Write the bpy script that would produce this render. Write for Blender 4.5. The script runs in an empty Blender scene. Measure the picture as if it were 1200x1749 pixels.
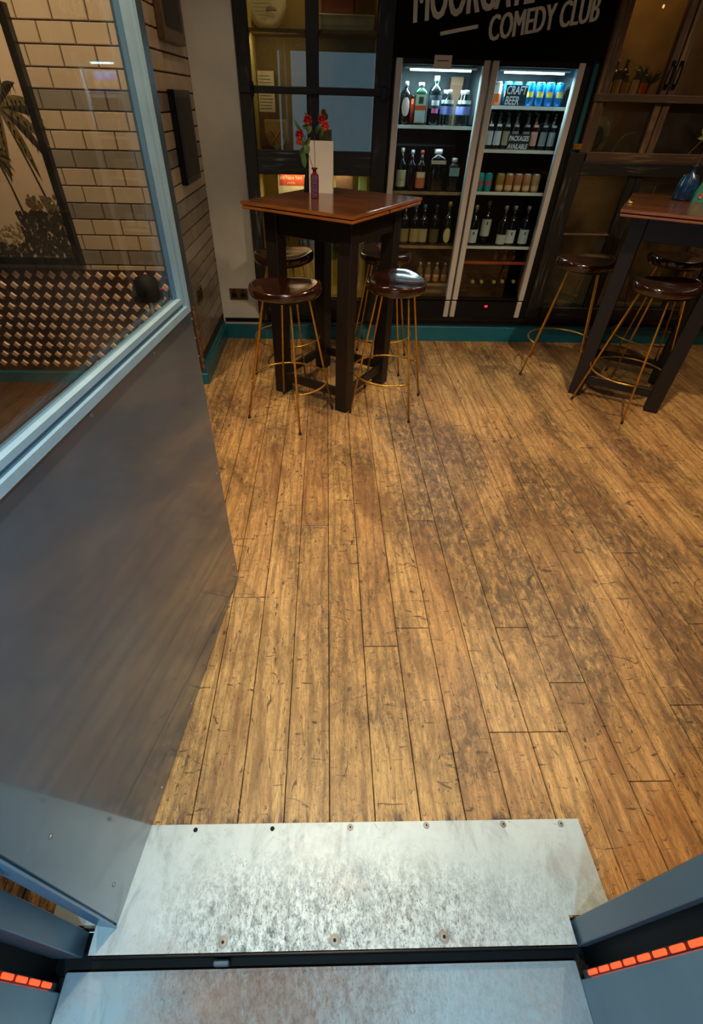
import bpy, bmesh, math, random
from mathutils import Vector, Matrix
random.seed(7)
S = bpy.context.scene
COL = S.collection
PI = math.pi

# ------------------------------------------------------------------ camera
def make_camera():
    p, r, y = 0.729618, 0.0277806, 0.0376615
    f = Vector((math.sin(y)*math.cos(p), math.cos(y)*math.cos(p), -math.sin(p)))
    right = Vector((math.cos(y), -math.sin(y), 0)); up = right.cross(f)
    rr = math.cos(r)*right + math.sin(r)*up
    uu = -math.sin(r)*right + math.cos(r)*up
    cd = bpy.data.cameras.new('camera'); c = bpy.data.objects.new('camera', cd); COL.objects.link(c)
    m = Matrix((( rr.x, uu.x, -f.x, 0), (rr.y, uu.y, -f.y, 0), (rr.z, uu.z, -f.z, 1.5), (0, 0, 0, 1)))
    c.matrix_world = m
    cd.sensor_fit = 'HORIZONTAL'; cd.sensor_width = 36; cd.lens = 803.98/1200*36
    cd.shift_x = 22.07/1200; cd.shift_y = 13.89/1200; cd.clip_start = 0.02
    S.camera = c
make_camera()

# ------------------------------------------------------------------ world and light
S.view_settings.view_transform = 'Standard'; S.view_settings.look = 'None'
S.view_settings.exposure = 0.0; S.view_settings.gamma = 1; S.view_settings.use_curve_mapping = False
W = bpy.data.worlds.new('dusk'); S.world = W; W.use_nodes = True
W.node_tree.nodes['Background'].inputs[0].default_value = (0.34, 0.66, 0.90, 1)
W.node_tree.nodes['Background'].inputs[1].default_value = 1.5

def lamp(name, kind, loc, energy, color, size=0.1, aim=None, size_y=None, spot=None, blend=0.5):
    d = bpy.data.lights.new(name, kind); d.energy = energy; d.color = color
    if kind == 'AREA':
        d.size = size
        if size_y: d.shape = 'RECTANGLE'; d.size_y = size_y
    else: d.shadow_soft_size = size
    if spot: d.spot_size = spot; d.spot_blend = blend
    o = bpy.data.objects.new(name, d); COL.objects.link(o); o.location = loc
    v = Vector(aim) - Vector(loc) if aim else Vector((0, 0, -1))
    o.rotation_euler = v.to_track_quat('-Z', 'Y').to_euler()
    return o
WARM = (1.0, 0.74, 0.46)
CEIL = 2.75
DOWNLIGHTS_AND_FILLS = [(-1.15, 2.25, 19), (1.45, 2.05, 24), (0.0, 0.85, 27), (2.6, 2.9, 9), (-0.30, 2.9, 3)]  # last two added to brighten the brown cabinet and the white wall
for i, (x, y, e) in enumerate(DOWNLIGHTS_AND_FILLS):
    lamp('ceiling_downlight_or_fill_lamp', 'SPOT', (x, y, CEIL-0.05), e*5.2, WARM, 0.03, spot=math.radians(125), blend=0.6)
# cool lamps in the entrance soffit outside
for x in (-0.36, 0.19):
    lamp('entrance_lamp', 'SPOT', (x, -0.55, 2.2), 70, (0.50, 0.84, 1.0), 0.04, spot=math.radians(130), blend=0.5)

# ------------------------------------------------------------------ helpers
def lin(c):
    c = c/255.0
    return c/12.92 if c <= 0.04045 else ((c+0.055)/1.055)**2.4
def rgb(r, g, b): return (lin(r), lin(g), lin(b), 1)
class NT:
    def __init__(s, name):
        s.m = bpy.data.materials.new(name); s.m.use_nodes = True
        s.t = s.m.node_tree; s.b = s.t.nodes['Principled BSDF']; s.out = s.t.nodes['Material Output']
    def n(s, kind, **kw):
        nd = s.t.nodes.new(kind)
        for k, v in kw.items():
            if k[0] == '_': setattr(nd, k[1:], v)
        return nd
    def l(s, a, b): s.t.links.new(a, b)
    def pos(s, scale=(1, 1, 1), obj=False, rot=None):
        if obj: src = s.n('ShaderNodeTexCoord').outputs['Object']
        else: src = s.n('ShaderNodeNewGeometry').outputs['Position']
        mp = s.n('ShaderNodeMapping'); mp.inputs['Scale'].default_value = scale
        if rot: mp.inputs['Rotation'].default_value = rot
        s.l(src, mp.inputs['Vector']); return mp
    def noise(s, vec, scale, detail=4, rough=0.55, dist=0.0):
        nz = s.n('ShaderNodeTexNoise'); nz.inputs['Scale'].default_value = scale
        nz.inputs['Detail'].default_value = detail; nz.inputs['Roughness'].default_value = rough
        nz.inputs['Distortion'].default_value = dist
        s.l(vec, nz.inputs['Vector']); return nz.outputs['Fac']
    def ramp(s, fac, stops):
        r = s.n('ShaderNodeValToRGB'); e = r.color_ramp.elements
        while len(e) < len(stops): e.new(0.5)
        for q, (p, c) in zip(e, stops):
            q.position = p; q.color = c if len(c) == 4 else (*c, 1)
        s.l(fac, r.inputs['Fac']); return r.outputs['Color']
    def mix(s, fac, a, b, mode='MIX'):
        m = s.n('ShaderNodeMix', _data_type='RGBA', _blend_type=mode)
        for sock, v in ((m.inputs[0], fac), (m.inputs[6], a), (m.inputs[7], b)):
            if isinstance(v, (int, float)): sock.default_value = v
            elif isinstance(v, tuple): sock.default_value = v
            else: s.l(v, sock)
        return m.outputs[2]
    def bump(s, h, strength=0.2, dist=0.002):
        b = s.n('ShaderNodeBump'); b.inputs['Strength'].default_value = strength; b.inputs['Distance'].default_value = dist
        s.l(h, b.inputs['Height']); s.l(b.outputs['Normal'], s.b.inputs['Normal'])
    def set(s, **kw):
        for k, v in kw.items():
            k = k.replace('_', ' '); i = s.b.inputs[k]
            if isinstance(v, (int, float, tuple)): i.default_value = v
            else: s.l(v, i)
        return s
G0, G1 = (0, 0, 0, 1), (1, 1, 1, 1)

def plain(name, c, rough=0.5, metal=0.0, var=0.25, scale=14, coat=0.0, spec=0.5, bump=0.0):
    t = NT(name); base = rgb(*c)
    f = t.noise(t.pos().outputs[0], scale, 4)
    lo = tuple(v*(1-var) for v in base[:3]) + (1,); hi = tuple(min(1, v*(1+var)) for v in base[:3]) + (1,)
    t.set(Base_Color=t.ramp(f, [(0.3, lo), (0.7, hi)]), Roughness=rough, Metallic=metal, Coat_Weight=coat, Coat_Roughness=0.07)
    t.b.inputs['Specular IOR Level'].default_value = spec
    if bump: t.bump(f, bump, 0.003)
    return t.m
def emit(name, c, strength):
    t = NT(name); t.set(Base_Color=rgb(*c), Emission_Color=rgb(*c), Emission_Strength=float(strength)); return t.m
def glass(name, tint=(255, 255, 255), refl=1.0, rough=0.0, dirt=0.0):
    t = NT(name); t.t.nodes.remove(t.b)
    tr = t.n('ShaderNodeBsdfTransparent'); tr.inputs[0].default_value = rgb(*tint)
    gl = t.n('ShaderNodeBsdfGlossy'); gl.inputs['Roughness'].default_value = rough
    ge = t.n('ShaderNodeNewGeometry'); dt = t.n('ShaderNodeVectorMath', _operation='DOT_PRODUCT')
    t.l(ge.outputs['Incoming'], dt.inputs[0]); t.l(ge.outputs['Normal'], dt.inputs[1])
    def mth(op, a, b=None):
        q = t.n('ShaderNodeMath', _operation=op)
        for i_, v_ in enumerate((a, b)):
            if v_ is None: continue
            if isinstance(v_, (int, float)): q.inputs[i_].default_value = v_
            else: t.l(v_, q.inputs[i_])
        return q.outputs[0]
    om = mth('SUBTRACT', 1.0, mth('ABSOLUTE', dt.outputs['Value']))
    mu = mth('MINIMUM', mth('MULTIPLY', mth('ADD', mth('MULTIPLY', mth('POWER', om, 5.0), 0.96), 0.04), refl), 1.0)
    mx = t.n('ShaderNodeMixShader'); t.l(mu, mx.inputs[0]); t.l(tr.outputs[0], mx.inputs[1]); t.l(gl.outputs[0], mx.inputs[2])
    res = mx.outputs[0]
    if dirt:
        df = t.n('ShaderNodeBsdfDiffuse'); df.inputs[0].default_value = rgb(190, 190, 185)
        f = t.noise(t.pos((1, 1, 1)).outputs[0], 5, 5, 0.6)
        r = t.ramp(f, [(0.35, G0), (0.8, (dirt, dirt, dirt, 1))])
        m2 = t.n('ShaderNodeMixShader'); t.l(r, m2.inputs[0]); t.l(res, m2.inputs[1]); t.l(df.outputs[0], m2.inputs[2]); res = m2.outputs[0]
    t.l(res, t.out.inputs[0]); return t.m

def distressed(name, base, worn, axis='Z', amount=0.5, rough=0.55):
    t = NT(name)
    sc = {'Z': (55, 55, 4), 'X': (4, 55, 55)}[axis]
    f = t.noise(t.pos(sc).outputs[0], 1.0, 6, 0.65, 0.4)
    g = t.noise(t.pos((3, 3, 3)).outputs[0], 1.6, 4)
    a = t.ramp(f, [(0.60-0.14*amount, G0), (0.78-0.1*amount, G1)])
    b = t.ramp(g, [(0.42, G0), (0.62, G1)])
    m = t.mix(1.0, a, b, 'MULTIPLY')
    t.set(Base_Color=t.mix(m, rgb(*base), rgb(*worn)), Roughness=rough); t.bump(f, 0.35, 0.004)
    return t.m

def wood(name, dark, light, scale=(30, 30, 3), rough=0.35, coat=0.0, obj=True):
    t = NT(name); f = t.noise(t.pos(scale, obj).outputs[0], 1.0, 5, 0.6, 0.8)
    t.set(Base_Color=t.ramp(f, [(0.3, rgb(*dark)), (0.7, rgb(*light))]), Roughness=rough, Coat_Weight=coat, Coat_Roughness=0.12)
    t.bump(f, 0.08, 0.002); return t.m

def board_material(name, cols, stain):
    t = NT(name)
    oi = t.n('ShaderNodeObjectInfo')
    off = t.n('ShaderNodeVectorMath', _operation='SCALE'); off.inputs[0].default_value = (17, 31, 5); t.l(oi.outputs['Random'], off.inputs['Scale'])
    pos = t.n('ShaderNodeNewGeometry').outputs['Position']
    ad = t.n('ShaderNodeVectorMath', _operation='ADD'); t.l(pos, ad.inputs[0]); t.l(off.outputs[0], ad.inputs[1])
    def mp(sc):
        m = t.n('ShaderNodeMapping'); m.inputs['Scale'].default_value = sc; t.l(ad.outputs[0], m.inputs['Vector']); return m.outputs[0]
    grain = t.noise(mp((170, 14, 1)), 1.0, 7, 0.72, 1.6)
    flame = t.noise(mp((16, 2.2, 1)), 1.0, 4, 0.6, 2.2)
    tone = t.ramp(oi.outputs['Random'], [(0, rgb(*cols[0])), (0.35, rgb(*cols[1])), (0.7, rgb(*cols[2])), (1, rgb(*cols[3]))])
    wav = t.n('ShaderNodeTexWave', _bands_direction='X'); wav.inputs['Scale'].default_value = 7; wav.inputs['Distortion'].default_value = 9
    wav.inputs['Detail'].default_value = 3; wav.inputs['Detail Scale'].default_value = 1.6; t.l(mp((1, 0.13, 1)), wav.inputs['Vector'])
    c = t.mix(t.ramp(grain, [(0.40, (0.55, 0.55, 0.55, 1)), (0.60, G0)]), tone, (0.12, 0.062, 0.028, 1))
    c = t.mix(t.ramp(wav.outputs['Fac'], [(0.0, (0.45,)*3+(1,)), (0.35, G0)]), c, (0.16, 0.085, 0.035, 1))
    c = t.mix(t.ramp(flame, [(0.50, G0), (0.70, (0.5, 0.5, 0.5, 1))]), c, rgb(*stain))
    # traffic dirt laid over all boards, with the jamb's shade painted in (world space)
    wp = t.pos((1.5, 0.75, 1)); d1 = t.noise(wp.outputs[0], 1.7, 5, 0.62, 0.5)
    sx = t.n('ShaderNodeSeparateXYZ'); t.l(pos, sx.inputs[0])
    def mr(sock, a_, b_, c_=0.0, d_=1.0):
        m = t.n('ShaderNodeMapRange'); m.interpolation_type = 'SMOOTHSTEP'
        for i_, v_ in enumerate((a_, b_, c_, d_)): m.inputs[i_+1].default_value = v_
        t.l(sock, m.inputs[0]); return m.outputs[0]
    def mul(a_, b_):
        m = t.n('ShaderNodeMath', _operation='MULTIPLY'); t.l(a_, m.inputs[0]); t.l(b_, m.inputs[1]); return m.outputs[0]
    # the trodden path from the doorway, widened right to paint in the jamb's shade
    path_shade = mul(mul(mr(sx.outputs['X'], -0.25, 0.45), mr(sx.outputs['X'], 2.3, 1.3)), mul(mr(sx.outputs['Y'], 0.42, 0.75), mr(sx.outputs['Y'], 3.2, 2.0)))
    ad1 = t.n('ShaderNodeMath', _operation='MULTIPLY_ADD'); t.l(path_shade, ad1.inputs[0]); ad1.inputs[1].default_value = 0.11; t.l(d1, ad1.inputs[2])
    dm = t.ramp(ad1.outputs[0], [(0.47, G0), (0.64, (0.85, 0.85, 0.85, 1))])
    wp2 = t.pos((1, 0.45, 1)); d2 = t.noise(wp2.outputs[0], 34, 8, 0.78, 0.5)
    cr = t.noise(t.pos((1, 0.7, 1)).outputs[0], 95, 4, 0.75, 1.5)
    dm2 = t.ramp(d2, [(0.38, (0.12,)*3+(1,)), (0.55, G1)])
    dm = t.mix(1.0, dm, dm2, 'MULTIPLY')
    c = t.mix(dm, c, (0.085, 0.050, 0.026, 1))
    fl_ = t.mix(1.0, t.ramp(cr, [(0.54, G0), (0.64, (0.75,)*3+(1,))]), t.ramp(ad1.outputs[0], [(0.38, (0.25,)*3+(1,)), (0.6, G1)]), 'MULTIPLY')
    c = t.mix(fl_, c, (0.07, 0.042, 0.024, 1))
    red = t.noise(t.pos((5, 1.3, 1)).outputs[0], 1.3, 5, 0.6, 0.8)
    c = t.mix(t.ramp(red, [(0.52, G0), (0.66, (0.6,)*3+(1,))]), c, (0.17, 0.075, 0.03, 1))
    # blue grey scuffs
    gs = t.noise(t.pos((9, 5, 1)).outputs[0], 1.5, 6, 0.7, 0.6)
    c = t.mix(t.ramp(gs, [(0.62, G0), (0.74, (0.6,)*3+(1,))]), c, (0.12, 0.105, 0.09, 1))
    # grime against the metal plate
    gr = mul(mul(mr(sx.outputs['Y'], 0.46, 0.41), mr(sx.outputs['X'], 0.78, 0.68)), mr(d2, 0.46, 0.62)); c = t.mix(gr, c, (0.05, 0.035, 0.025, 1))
    # long thin curved scratches: contour lines of a smooth noise, broken up
    for q_, (sc_, lo_) in enumerate((((2.2, 3.1, 1), .5), ((3.7, 2.4, 1), .46))):
        cn = t.noise(t.pos(sc_, rot=(0, 0, .4+q_)).outputs[0], 1.0, 1.5, 0.4, 0.6)
        sb = t.n('ShaderNodeMath', _operation='SUBTRACT'); t.l(cn, sb.inputs[0]); sb.inputs[1].default_value = lo_
        ab = t.n('ShaderNodeMath', _operation='ABSOLUTE'); t.l(sb.outputs[0], ab.inputs[0])
        br = t.noise(t.pos((4, 4, 1), rot=(0, 0, 1+q_)).outputs[0], 1.7, 2)
        line = mul(mr(ab.outputs[0], 0.0032, 0.0012), mr(br, 0.54, 0.60)); c = t.mix(mul(line, mr(d2, .3, .5, .3, .8)), c, (0.045, 0.03, 0.02, 1))
    # small dark scars and scratches
    w3 = t.pos((60, 16, 1), rot=(0, 0, 0.55)); s1 = t.noise(w3.outputs[0], 1.0, 3, 0.6, 1.2)
    c = t.mix(t.ramp(s1, [(0.645, G0), (0.68, (0.85,)*3+(1,))]), c, (0.03, 0.024, 0.02, 1))
    w4 = t.pos((14, 70, 1), rot=(0, 0, -0.15)); s2 = t.noise(w4.outputs[0], 1.0, 3, 0.55, 1.0)
    c = t.mix(t.ramp(s2, [(0.645, G0), (0.69, (0.8,)*3+(1,))]), c, (0.035, 0.026, 0.02, 1))
    vo = t.n('ShaderNodeTexVoronoi'); vo.inputs['Scale'].default_value = 9; t.l(t.pos((1, 0.8, 1)).outputs[0], vo.inputs['Vector'])
    c = t.mix(t.ramp(vo.outputs['Distance'], [(0.0, (0.85,)*3+(1,)), (0.055, (0.6,)*3+(1,)), (0.085, G0)]), c, (0.04, 0.032, 0.028, 1))
    rg = t.ramp(d2, [(0.3, (0.34,)*3+(1,)), (0.7, (0.52,)*3+(1,))])
    t.set(Base_Color=c, Roughness=rg); t.b.inputs['Specular IOR Level'].default_value = 0.45
    t.bump(grain, 0.22, 0.0012)
    return t.m

def steel_plate_material(name, tone, centre_shade=False):
    t = NT(name)
    a = t.noise(t.pos((7, 3.5, 1)).outputs[0], 1.6, 8, 0.75, 0.5)
    b = t.noise(t.pos((260, 110, 1), rot=(0, 0, 0.2)).outputs[0], 1.0, 6, 0.8, 0.6)
    f = t.noise(t.pos((1, .6, 1)).outputs[0], 70, 8, 0.85, 0.3)
    g = t.n('ShaderNodeSeparateXYZ'); t.l(t.n('ShaderNodeNewGeometry').outputs['Position'], g.inputs[0])
    def mr(sock, a_, b_, c_=0.0, d_=1.0):
        m = t.n('ShaderNodeMapRange'); m.interpolation_type = 'SMOOTHSTEP'
        for i_, v_ in enumerate((a_, b_, c_, d_)): m.inputs[i_+1].default_value = v_
        t.l(sock, m.inputs[0]); return m.outputs[0]
    def mul(a_, b_):
        m = t.n('ShaderNodeMath', _operation='MULTIPLY'); t.l(a_, m.inputs[0]); t.l(b_, m.inputs[1]); return m.outputs[0]
    c = t.ramp(a, [(0.30, rgb(*[int(v*0.8) for v in tone])), (0.48, rgb(*tone)), (0.75, rgb(*[min(255, int(v*1.06)) for v in tone]))])
    # inner plate trodden dirt: fine dark flecks, thickest towards the step edge and the middle of the doorway
    if not centre_shade: zone = mul(mul(mr(g.outputs['Y'], 0.38, 0.20), mr(g.outputs['X'], -0.5, -0.2)), mr(g.outputs['X'], 0.62, 0.2, 0.35, 1.0))
    else: zone = mul(mr(g.outputs['X'], -0.5, -0.25), mr(g.outputs['X'], 0.35, -0.05, 0.25, 1.0))  # outer plate: zone where a standing person's shade is painted in
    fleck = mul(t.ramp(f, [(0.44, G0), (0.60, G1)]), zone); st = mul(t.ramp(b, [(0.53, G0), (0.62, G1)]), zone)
    c = t.mix(mul(fleck, mr(a, .3, .6, .35, .9)), c, rgb(70, 68, 66) if not centre_shade else rgb(72, 58, 50)); c = t.mix(st, c, rgb(52, 52, 52))
    if centre_shade: c = t.mix(mul(zone, mr(a, .3, .6, .4, .85)), c, rgb(96, 80, 72))  # brown wash paints that person's shade into the step's colour
    c = t.mix(t.ramp(t.noise(t.pos((2.2, 4, 1)).outputs[0], 1.3, 6, 0.6), [(0.52, G0), (0.68, (0.35,)*3+(1,))]), c, rgb(150, 130, 120))
    cn = t.noise(t.pos((6, 9, 1), rot=(0, 0, 1.1)).outputs[0], 1.0, 1.5, 0.4, 0.8)
    sb = t.n('ShaderNodeMath', _operation='SUBTRACT'); t.l(cn, sb.inputs[0]); sb.inputs[1].default_value = 0.5
    ab = t.n('ShaderNodeMath', _operation='ABSOLUTE'); t.l(sb.outputs[0], ab.inputs[0])
    c = t.mix(mul(mul(mr(ab.outputs[0], 0.003, 0.001), mr(b, 0.50, 0.6)), mr(a, .45, .55)), c, rgb(120, 120, 120))
    vo = t.n('ShaderNodeTexVoronoi'); vo.inputs['Scale'].default_value = 7; t.l(t.pos().outputs[0], vo.inputs['Vector'])
    c = t.mix(t.ramp(vo.outputs['Distance'], [(0.0, (0.85,)*3+(1,)), (0.035, (0.7,)*3+(1,)), (0.05, G0)]), c, rgb(56, 56, 56))
    t.set(Base_Color=c, Metallic=0.5, Roughness=t.ramp(f, [(0.3, (0.42,)*3+(1,)), (0.7, (0.58,)*3+(1,))]))
    t.bump(b, 0.08, 0.001)
    return t.m

M = {}
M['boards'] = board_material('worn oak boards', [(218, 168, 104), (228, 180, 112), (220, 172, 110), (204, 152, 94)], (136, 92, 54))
M['boards_dark'] = board_material('dark red brown oak boards', [(74, 36, 26), (82, 42, 30), (70, 34, 26), (64, 32, 24)], (48, 26, 20))  # darker red brown tone for the boards on the left
M['subfloor'] = plain('dark subfloor', (22, 16, 12), 0.9)
M['plate'] = steel_plate_material('scuffed aluminium plate', (178, 194, 200))
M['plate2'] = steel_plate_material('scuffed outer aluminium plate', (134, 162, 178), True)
M['screw'] = plain('screw steel', (140, 138, 132), 0.5, 0.6)
M['black'] = plain('black paint', (7, 7, 8), 0.6, spec=0.25)
M['blackgloss'] = plain('black satin', (8, 8, 9), 0.35, spec=0.3)
M['white_wall'] = plain('grey white plaster', (226, 228, 216), 0.8, var=0.12, scale=3, bump=0.15)
M['ceiling'] = plain('dark ceiling', (52, 46, 42), 0.9)
M['roomceiling'] = plain('beige ceiling', (128, 112, 96), 0.9)
M['brownwall'] = plain('brown plaster', (70, 56, 44), 0.8)
M['teal'] = plain('teal gloss paint', (18, 104, 124), 0.3, var=0.12)
M['tile_cream'] = plain('cream glazed tile', (196, 170, 142), 0.22, var=0.08, scale=5)
M['tile_grey'] = plain('grey glazed tile', (140, 126, 112), 0.22, var=0.1, scale=5)
M['tile_shaded'] = plain('shaded glazed tile', (128, 112, 94), 0.3, var=0.12, scale=5)  # shade low on the side wall, painted into the tile colour
M['grout'] = plain('dark grout', (52, 34, 24), 0.9)
M['dado'] = plain('brown woven backing', (66, 42, 34), 0.55, var=0.3, scale=60)
M['stud'] = plain('bronze diamond stud', (222, 184, 158), 0.4, 0.1, var=0.12, scale=10)
M['trimjag'] = plain('ragged bronze edge', (120, 96, 74), 0.5, 0.4, var=0.5, scale=70, bump=0.8)
M['doorpaint'] = plain('blue grey door paint', (90, 124, 150), 0.32, 0.1, var=0.08, scale=6)
M['beadpaint'] = plain('pale blue grey bead paint', (134, 164, 182), 0.35, 0.0, var=0.08, scale=20)
M['kick'] = plain('scuffed steel kick sheet', (54, 80, 98), 0.3, 0.1, var=0.14, scale=4, coat=0.9)
M['jamb'] = plain('dark blue grey jamb paint', (74, 90, 100), 0.35, 0.1, var=0.1, scale=6)
M['lockpaint'] = plain('dark slate stile paint', (52, 66, 76), 0.25, 0.2, var=0.15, scale=8)
M['outjamb'] = plain('blue grey outer frame paint', (98, 120, 130), 0.4, 0.1, var=0.1, scale=6)
M['glass'] = glass('door glass', (236, 240, 238), 1.0, 0.0, 0.035)
M['cabglass'] = glass('cabinet glass', (232, 232, 222), 1.25)
M['fridgeglass'] = glass('cooler glass', (238, 244, 244), 0.9)
M['oldglass'] = glass('dusty cabinet glass', (196, 186, 160), 1.6, 0.02, 0.05)
M['blackwood'] = distressed('distressed black wood upright', (5, 6, 7), (112, 120, 122), 'Z', 0.25)
M['blackwoodx'] = distressed('distressed black wood rail', (6, 7, 8), (106, 116, 120), 'X', 0.4)
M['brownwood'] = distressed('distressed brown wood upright', (70, 50, 34), (150, 118, 84), 'Z', 0.9)
M['brownwoodx'] = distressed('distressed brown wood rail', (66, 48, 33), (138, 112, 82), 'X', 0.8)
M['darkwood'] = distressed('distressed dark umber wood', (15, 13, 11), (98, 90, 74), 'Z', 0.55)
M['darkwoodx'] = distressed('distressed dark umber rail', (18, 15, 13), (98, 88, 74), 'X', 0.5)
M['top'] = wood('glossy mahogany top', (58, 32, 18), (104, 60, 30), (22, 3, 22), 0.2, 0.3)
M['edge'] = wood('orange mahogany edge', (112, 60, 26), (160, 98, 48), (6, 6, 40), 0.28, 0.3)
M['espresso'] = wood('espresso stained leg', (15, 10, 8), (28, 19, 14), (30, 30, 3), 0.5, 0.0)
M['seat'] = wood('glossy dark oxblood seat', (28, 12, 9), (52, 24, 16), (16, 3, 16), 0.16, 0.8)
M['gold'] = plain('worn brass rod', (214, 164, 70), 0.3, 0.85, var=0.2, scale=30)
M['rubber'] = plain('black foot', (16, 14, 14), 0.6)
M['stile'] = plain('brushed cooler stile', (186, 182, 178), 0.42, 0.2, var=0.08, scale=5)
M['liner'] = plain('cooler liner', (66, 74, 78), 0.5)
M['darkliner'] = plain('dark cooler liner', (20, 20, 21), 0.5)
M['shelf_white'] = plain('white shelf strip', (226, 232, 228), 0.4, var=0.05)
M['shelf_tan'] = plain('tan shelf strip', (150, 122, 84), 0.5)
M['shelf_red'] = plain('red copper shelf strip', (170, 62, 38), 0.4)
M['led'] = emit('cool light strip', (214, 246, 255), 9)
M['reddot'] = emit('red display', (255, 30, 50), 5)
M['redled'] = emit('red light segment', (255, 62, 24), 2.6)
M['bulb'] = emit('warm bulb', (255, 190, 120), 22)
M['warmdisc'] = emit('warm downlight disc', (255, 205, 140), 14)
M['cooldisc'] = emit('cool downlight disc', (210, 240, 255), 30)
M['signblack'] = plain('matt black sign board', (5, 5, 6), 0.85, spec=0.15)
M['letter'] = plain('grey sign lettering', (214, 224, 208), 0.6, var=0.12, scale=30)
M['chalk'] = plain('white lettering', (232, 238, 240), 0.6, var=0.05)
M['card'] = plain('white card', (206, 200, 192), 0.7, var=0.05)
M['palewall'] = plain('pale street render', (150, 165, 172), 0.8)
M['pave'] = plain('wet grey pavement', (84, 92, 98), 0.45, var=0.3, scale=8)

def link(o, parent=None):
    COL.objects.link(o)
    if parent: o.parent = parent
    return o
def mk(name, bm, mat, parent=None, smooth=False, loc=None, rot=None):
    me = bpy.data.meshes.new(name); bmesh.ops.recalc_face_normals(bm, faces=bm.faces)
    bm.to_mesh(me); bm.free()
    mats = mat if isinstance(mat, (list, tuple)) else [mat]
    for m in mats: me.materials.append(M[m] if isinstance(m, str) else m)
    if smooth:
        for p in me.polygons: p.use_smooth = True
    o = bpy.data.objects.new(name, me); link(o, parent)
    if loc: o.location = loc
    if rot: o.rotation_euler = rot
    return o
def tag(o, label=None, cat=None, group=None, kind=None):
    if label: o['label'] = label
    if cat: o['category'] = cat
    if group: o['group'] = group
    if kind: o['kind'] = kind
    return o
def empty(name, loc=(0, 0, 0), rz=0, label=None, cat=None, group=None, kind=None):
    o = bpy.data.objects.new(name, None); link(o); o.location = loc; o.rotation_euler = (0, 0, rz); o.empty_display_size = 0.05
    return tag(o, label, cat, group, kind)
def box(bm, x0, y0, z0, x1, y1, z1, mi=0, M4=None):
    vs = [bm.verts.new((x, y, z)) for x in (x0, x1) for y in (y0, y1) for z in (z0, z1)]
    if M4:
        for v in vs: v.co = M4 @ v.co
    for f in ((0, 1, 3, 2), (4, 6, 7, 5), (0, 4, 5, 1), (2, 3, 7, 6), (0, 2, 6, 4), (1, 5, 7, 3)):
        fc = bm.faces.new([vs[i] for i in f]); fc.material_index = mi
    return vs
def bx(*a, bev=0.0, seg=1, **k):
    bm = bmesh.new(); box(bm, *a, **k)
    if bev: bmesh.ops.bevel(bm, geom=list(bm.edges), offset=bev, segments=seg, affect='EDGES', profile=0.6)
    return bm
def lathe(bm, prof, n=20, c=(0, 0, 0), mi=0, a0=0.0, a1=2*PI, cap=True):
    full = abs(a1-a0-2*PI) < 1e-6; rings = []
    cnt = n if full else n+1
    for r, z in prof:
        rings.append([bm.verts.new((c[0]+r*math.cos(a0+(a1-a0)*i/n), c[1]+r*math.sin(a0+(a1-a0)*i/n), c[2]+z)) for i in range(cnt)])
    for j in range(len(rings)-1):
        for i in range(n):
            k = (i+1) % cnt
            f = bm.faces.new((rings[j][i], rings[j][k], rings[j+1][k], rings[j+1][i])); f.material_index = mi
    if cap and full:
        bm.faces.new(list(reversed(rings[0]))).material_index = mi; bm.faces.new(rings[-1]).material_index = mi
def tube(bm, pts, r, n=8, closed=False, mi=0, r2=None):
    pts = [Vector(p) for p in pts]; rings = []; N = len(pts)
    for i, p in enumerate(pts):
        if closed: d = pts[(i+1) % N]-pts[i-1]
        else: d = pts[min(i+1, N-1)]-pts[max(i-1, 0)]
        d.normalize(); a = Vector((0, 0, 1)) if abs(d.z) < 0.9 else Vector((1, 0, 0))
        u = d.cross(a).normalized(); v = d.cross(u)
        rr = r if r2 is None else r+(r2-r)*i/(N-1)
        rings.append([bm.verts.new(p+u*rr*math.cos(2*PI*k/n)+v*rr*math.sin(2*PI*k/n)) for k in range(n)])
    for i in range(N if closed else N-1):
        a, b = rings[i], rings[(i+1) % N]
        for k in range(n): bm.faces.new((a[k], a[(k+1) % n], b[(k+1) % n], b[k])).material_index = mi
    if not closed: bm.faces.new(rings[0]).material_index = mi; bm.faces.new(rings[-1]).material_index = mi
def frame_loop(x0, z0, x1, z1, w, y0, y1):
    """rectangular ring in the XZ plane, mitred"""
    bm = bmesh.new()
    for a in ((x0, z0, x1, z0+w), (x0, z1-w, x1, z1), (x0, z0+w, x0+w, z1-w), (x1-w, z0+w, x1, z1-w)):
        box(bm, a[0], y0, a[1], a[2], y1, a[3])
    return bm
def text_obj(body, name, mat, size, loc, rot, parent, xs=1.0, shear=0.0, offset=0.0, extrude=0.0008, align='LEFT', spacing=1.0, line=1.0):
    cu = bpy.data.curves.new(name, 'FONT'); cu.body = body; cu.size = size; cu.shear = shear; cu.offset = offset
    cu.extrude = extrude; cu.align_x = align; cu.space_character = spacing; cu.space_line = line; cu.resolution_u = 3
    tmp = bpy.data.objects.new('tmp', cu); COL.objects.link(tmp)
    dg = bpy.context.evaluated_depsgraph_get(); dg.update()
    me = bpy.data.meshes.new_from_object(tmp.evaluated_get(dg)); bpy.data.objects.remove(tmp)
    me.materials.clear(); me.materials.append(M[mat]); me.name = name
    for v in me.vertices: v.co.x *= xs
    o = bpy.data.objects.new(name, me); link(o, parent); o.location = loc; o.rotation_euler = rot
    return o

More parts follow.
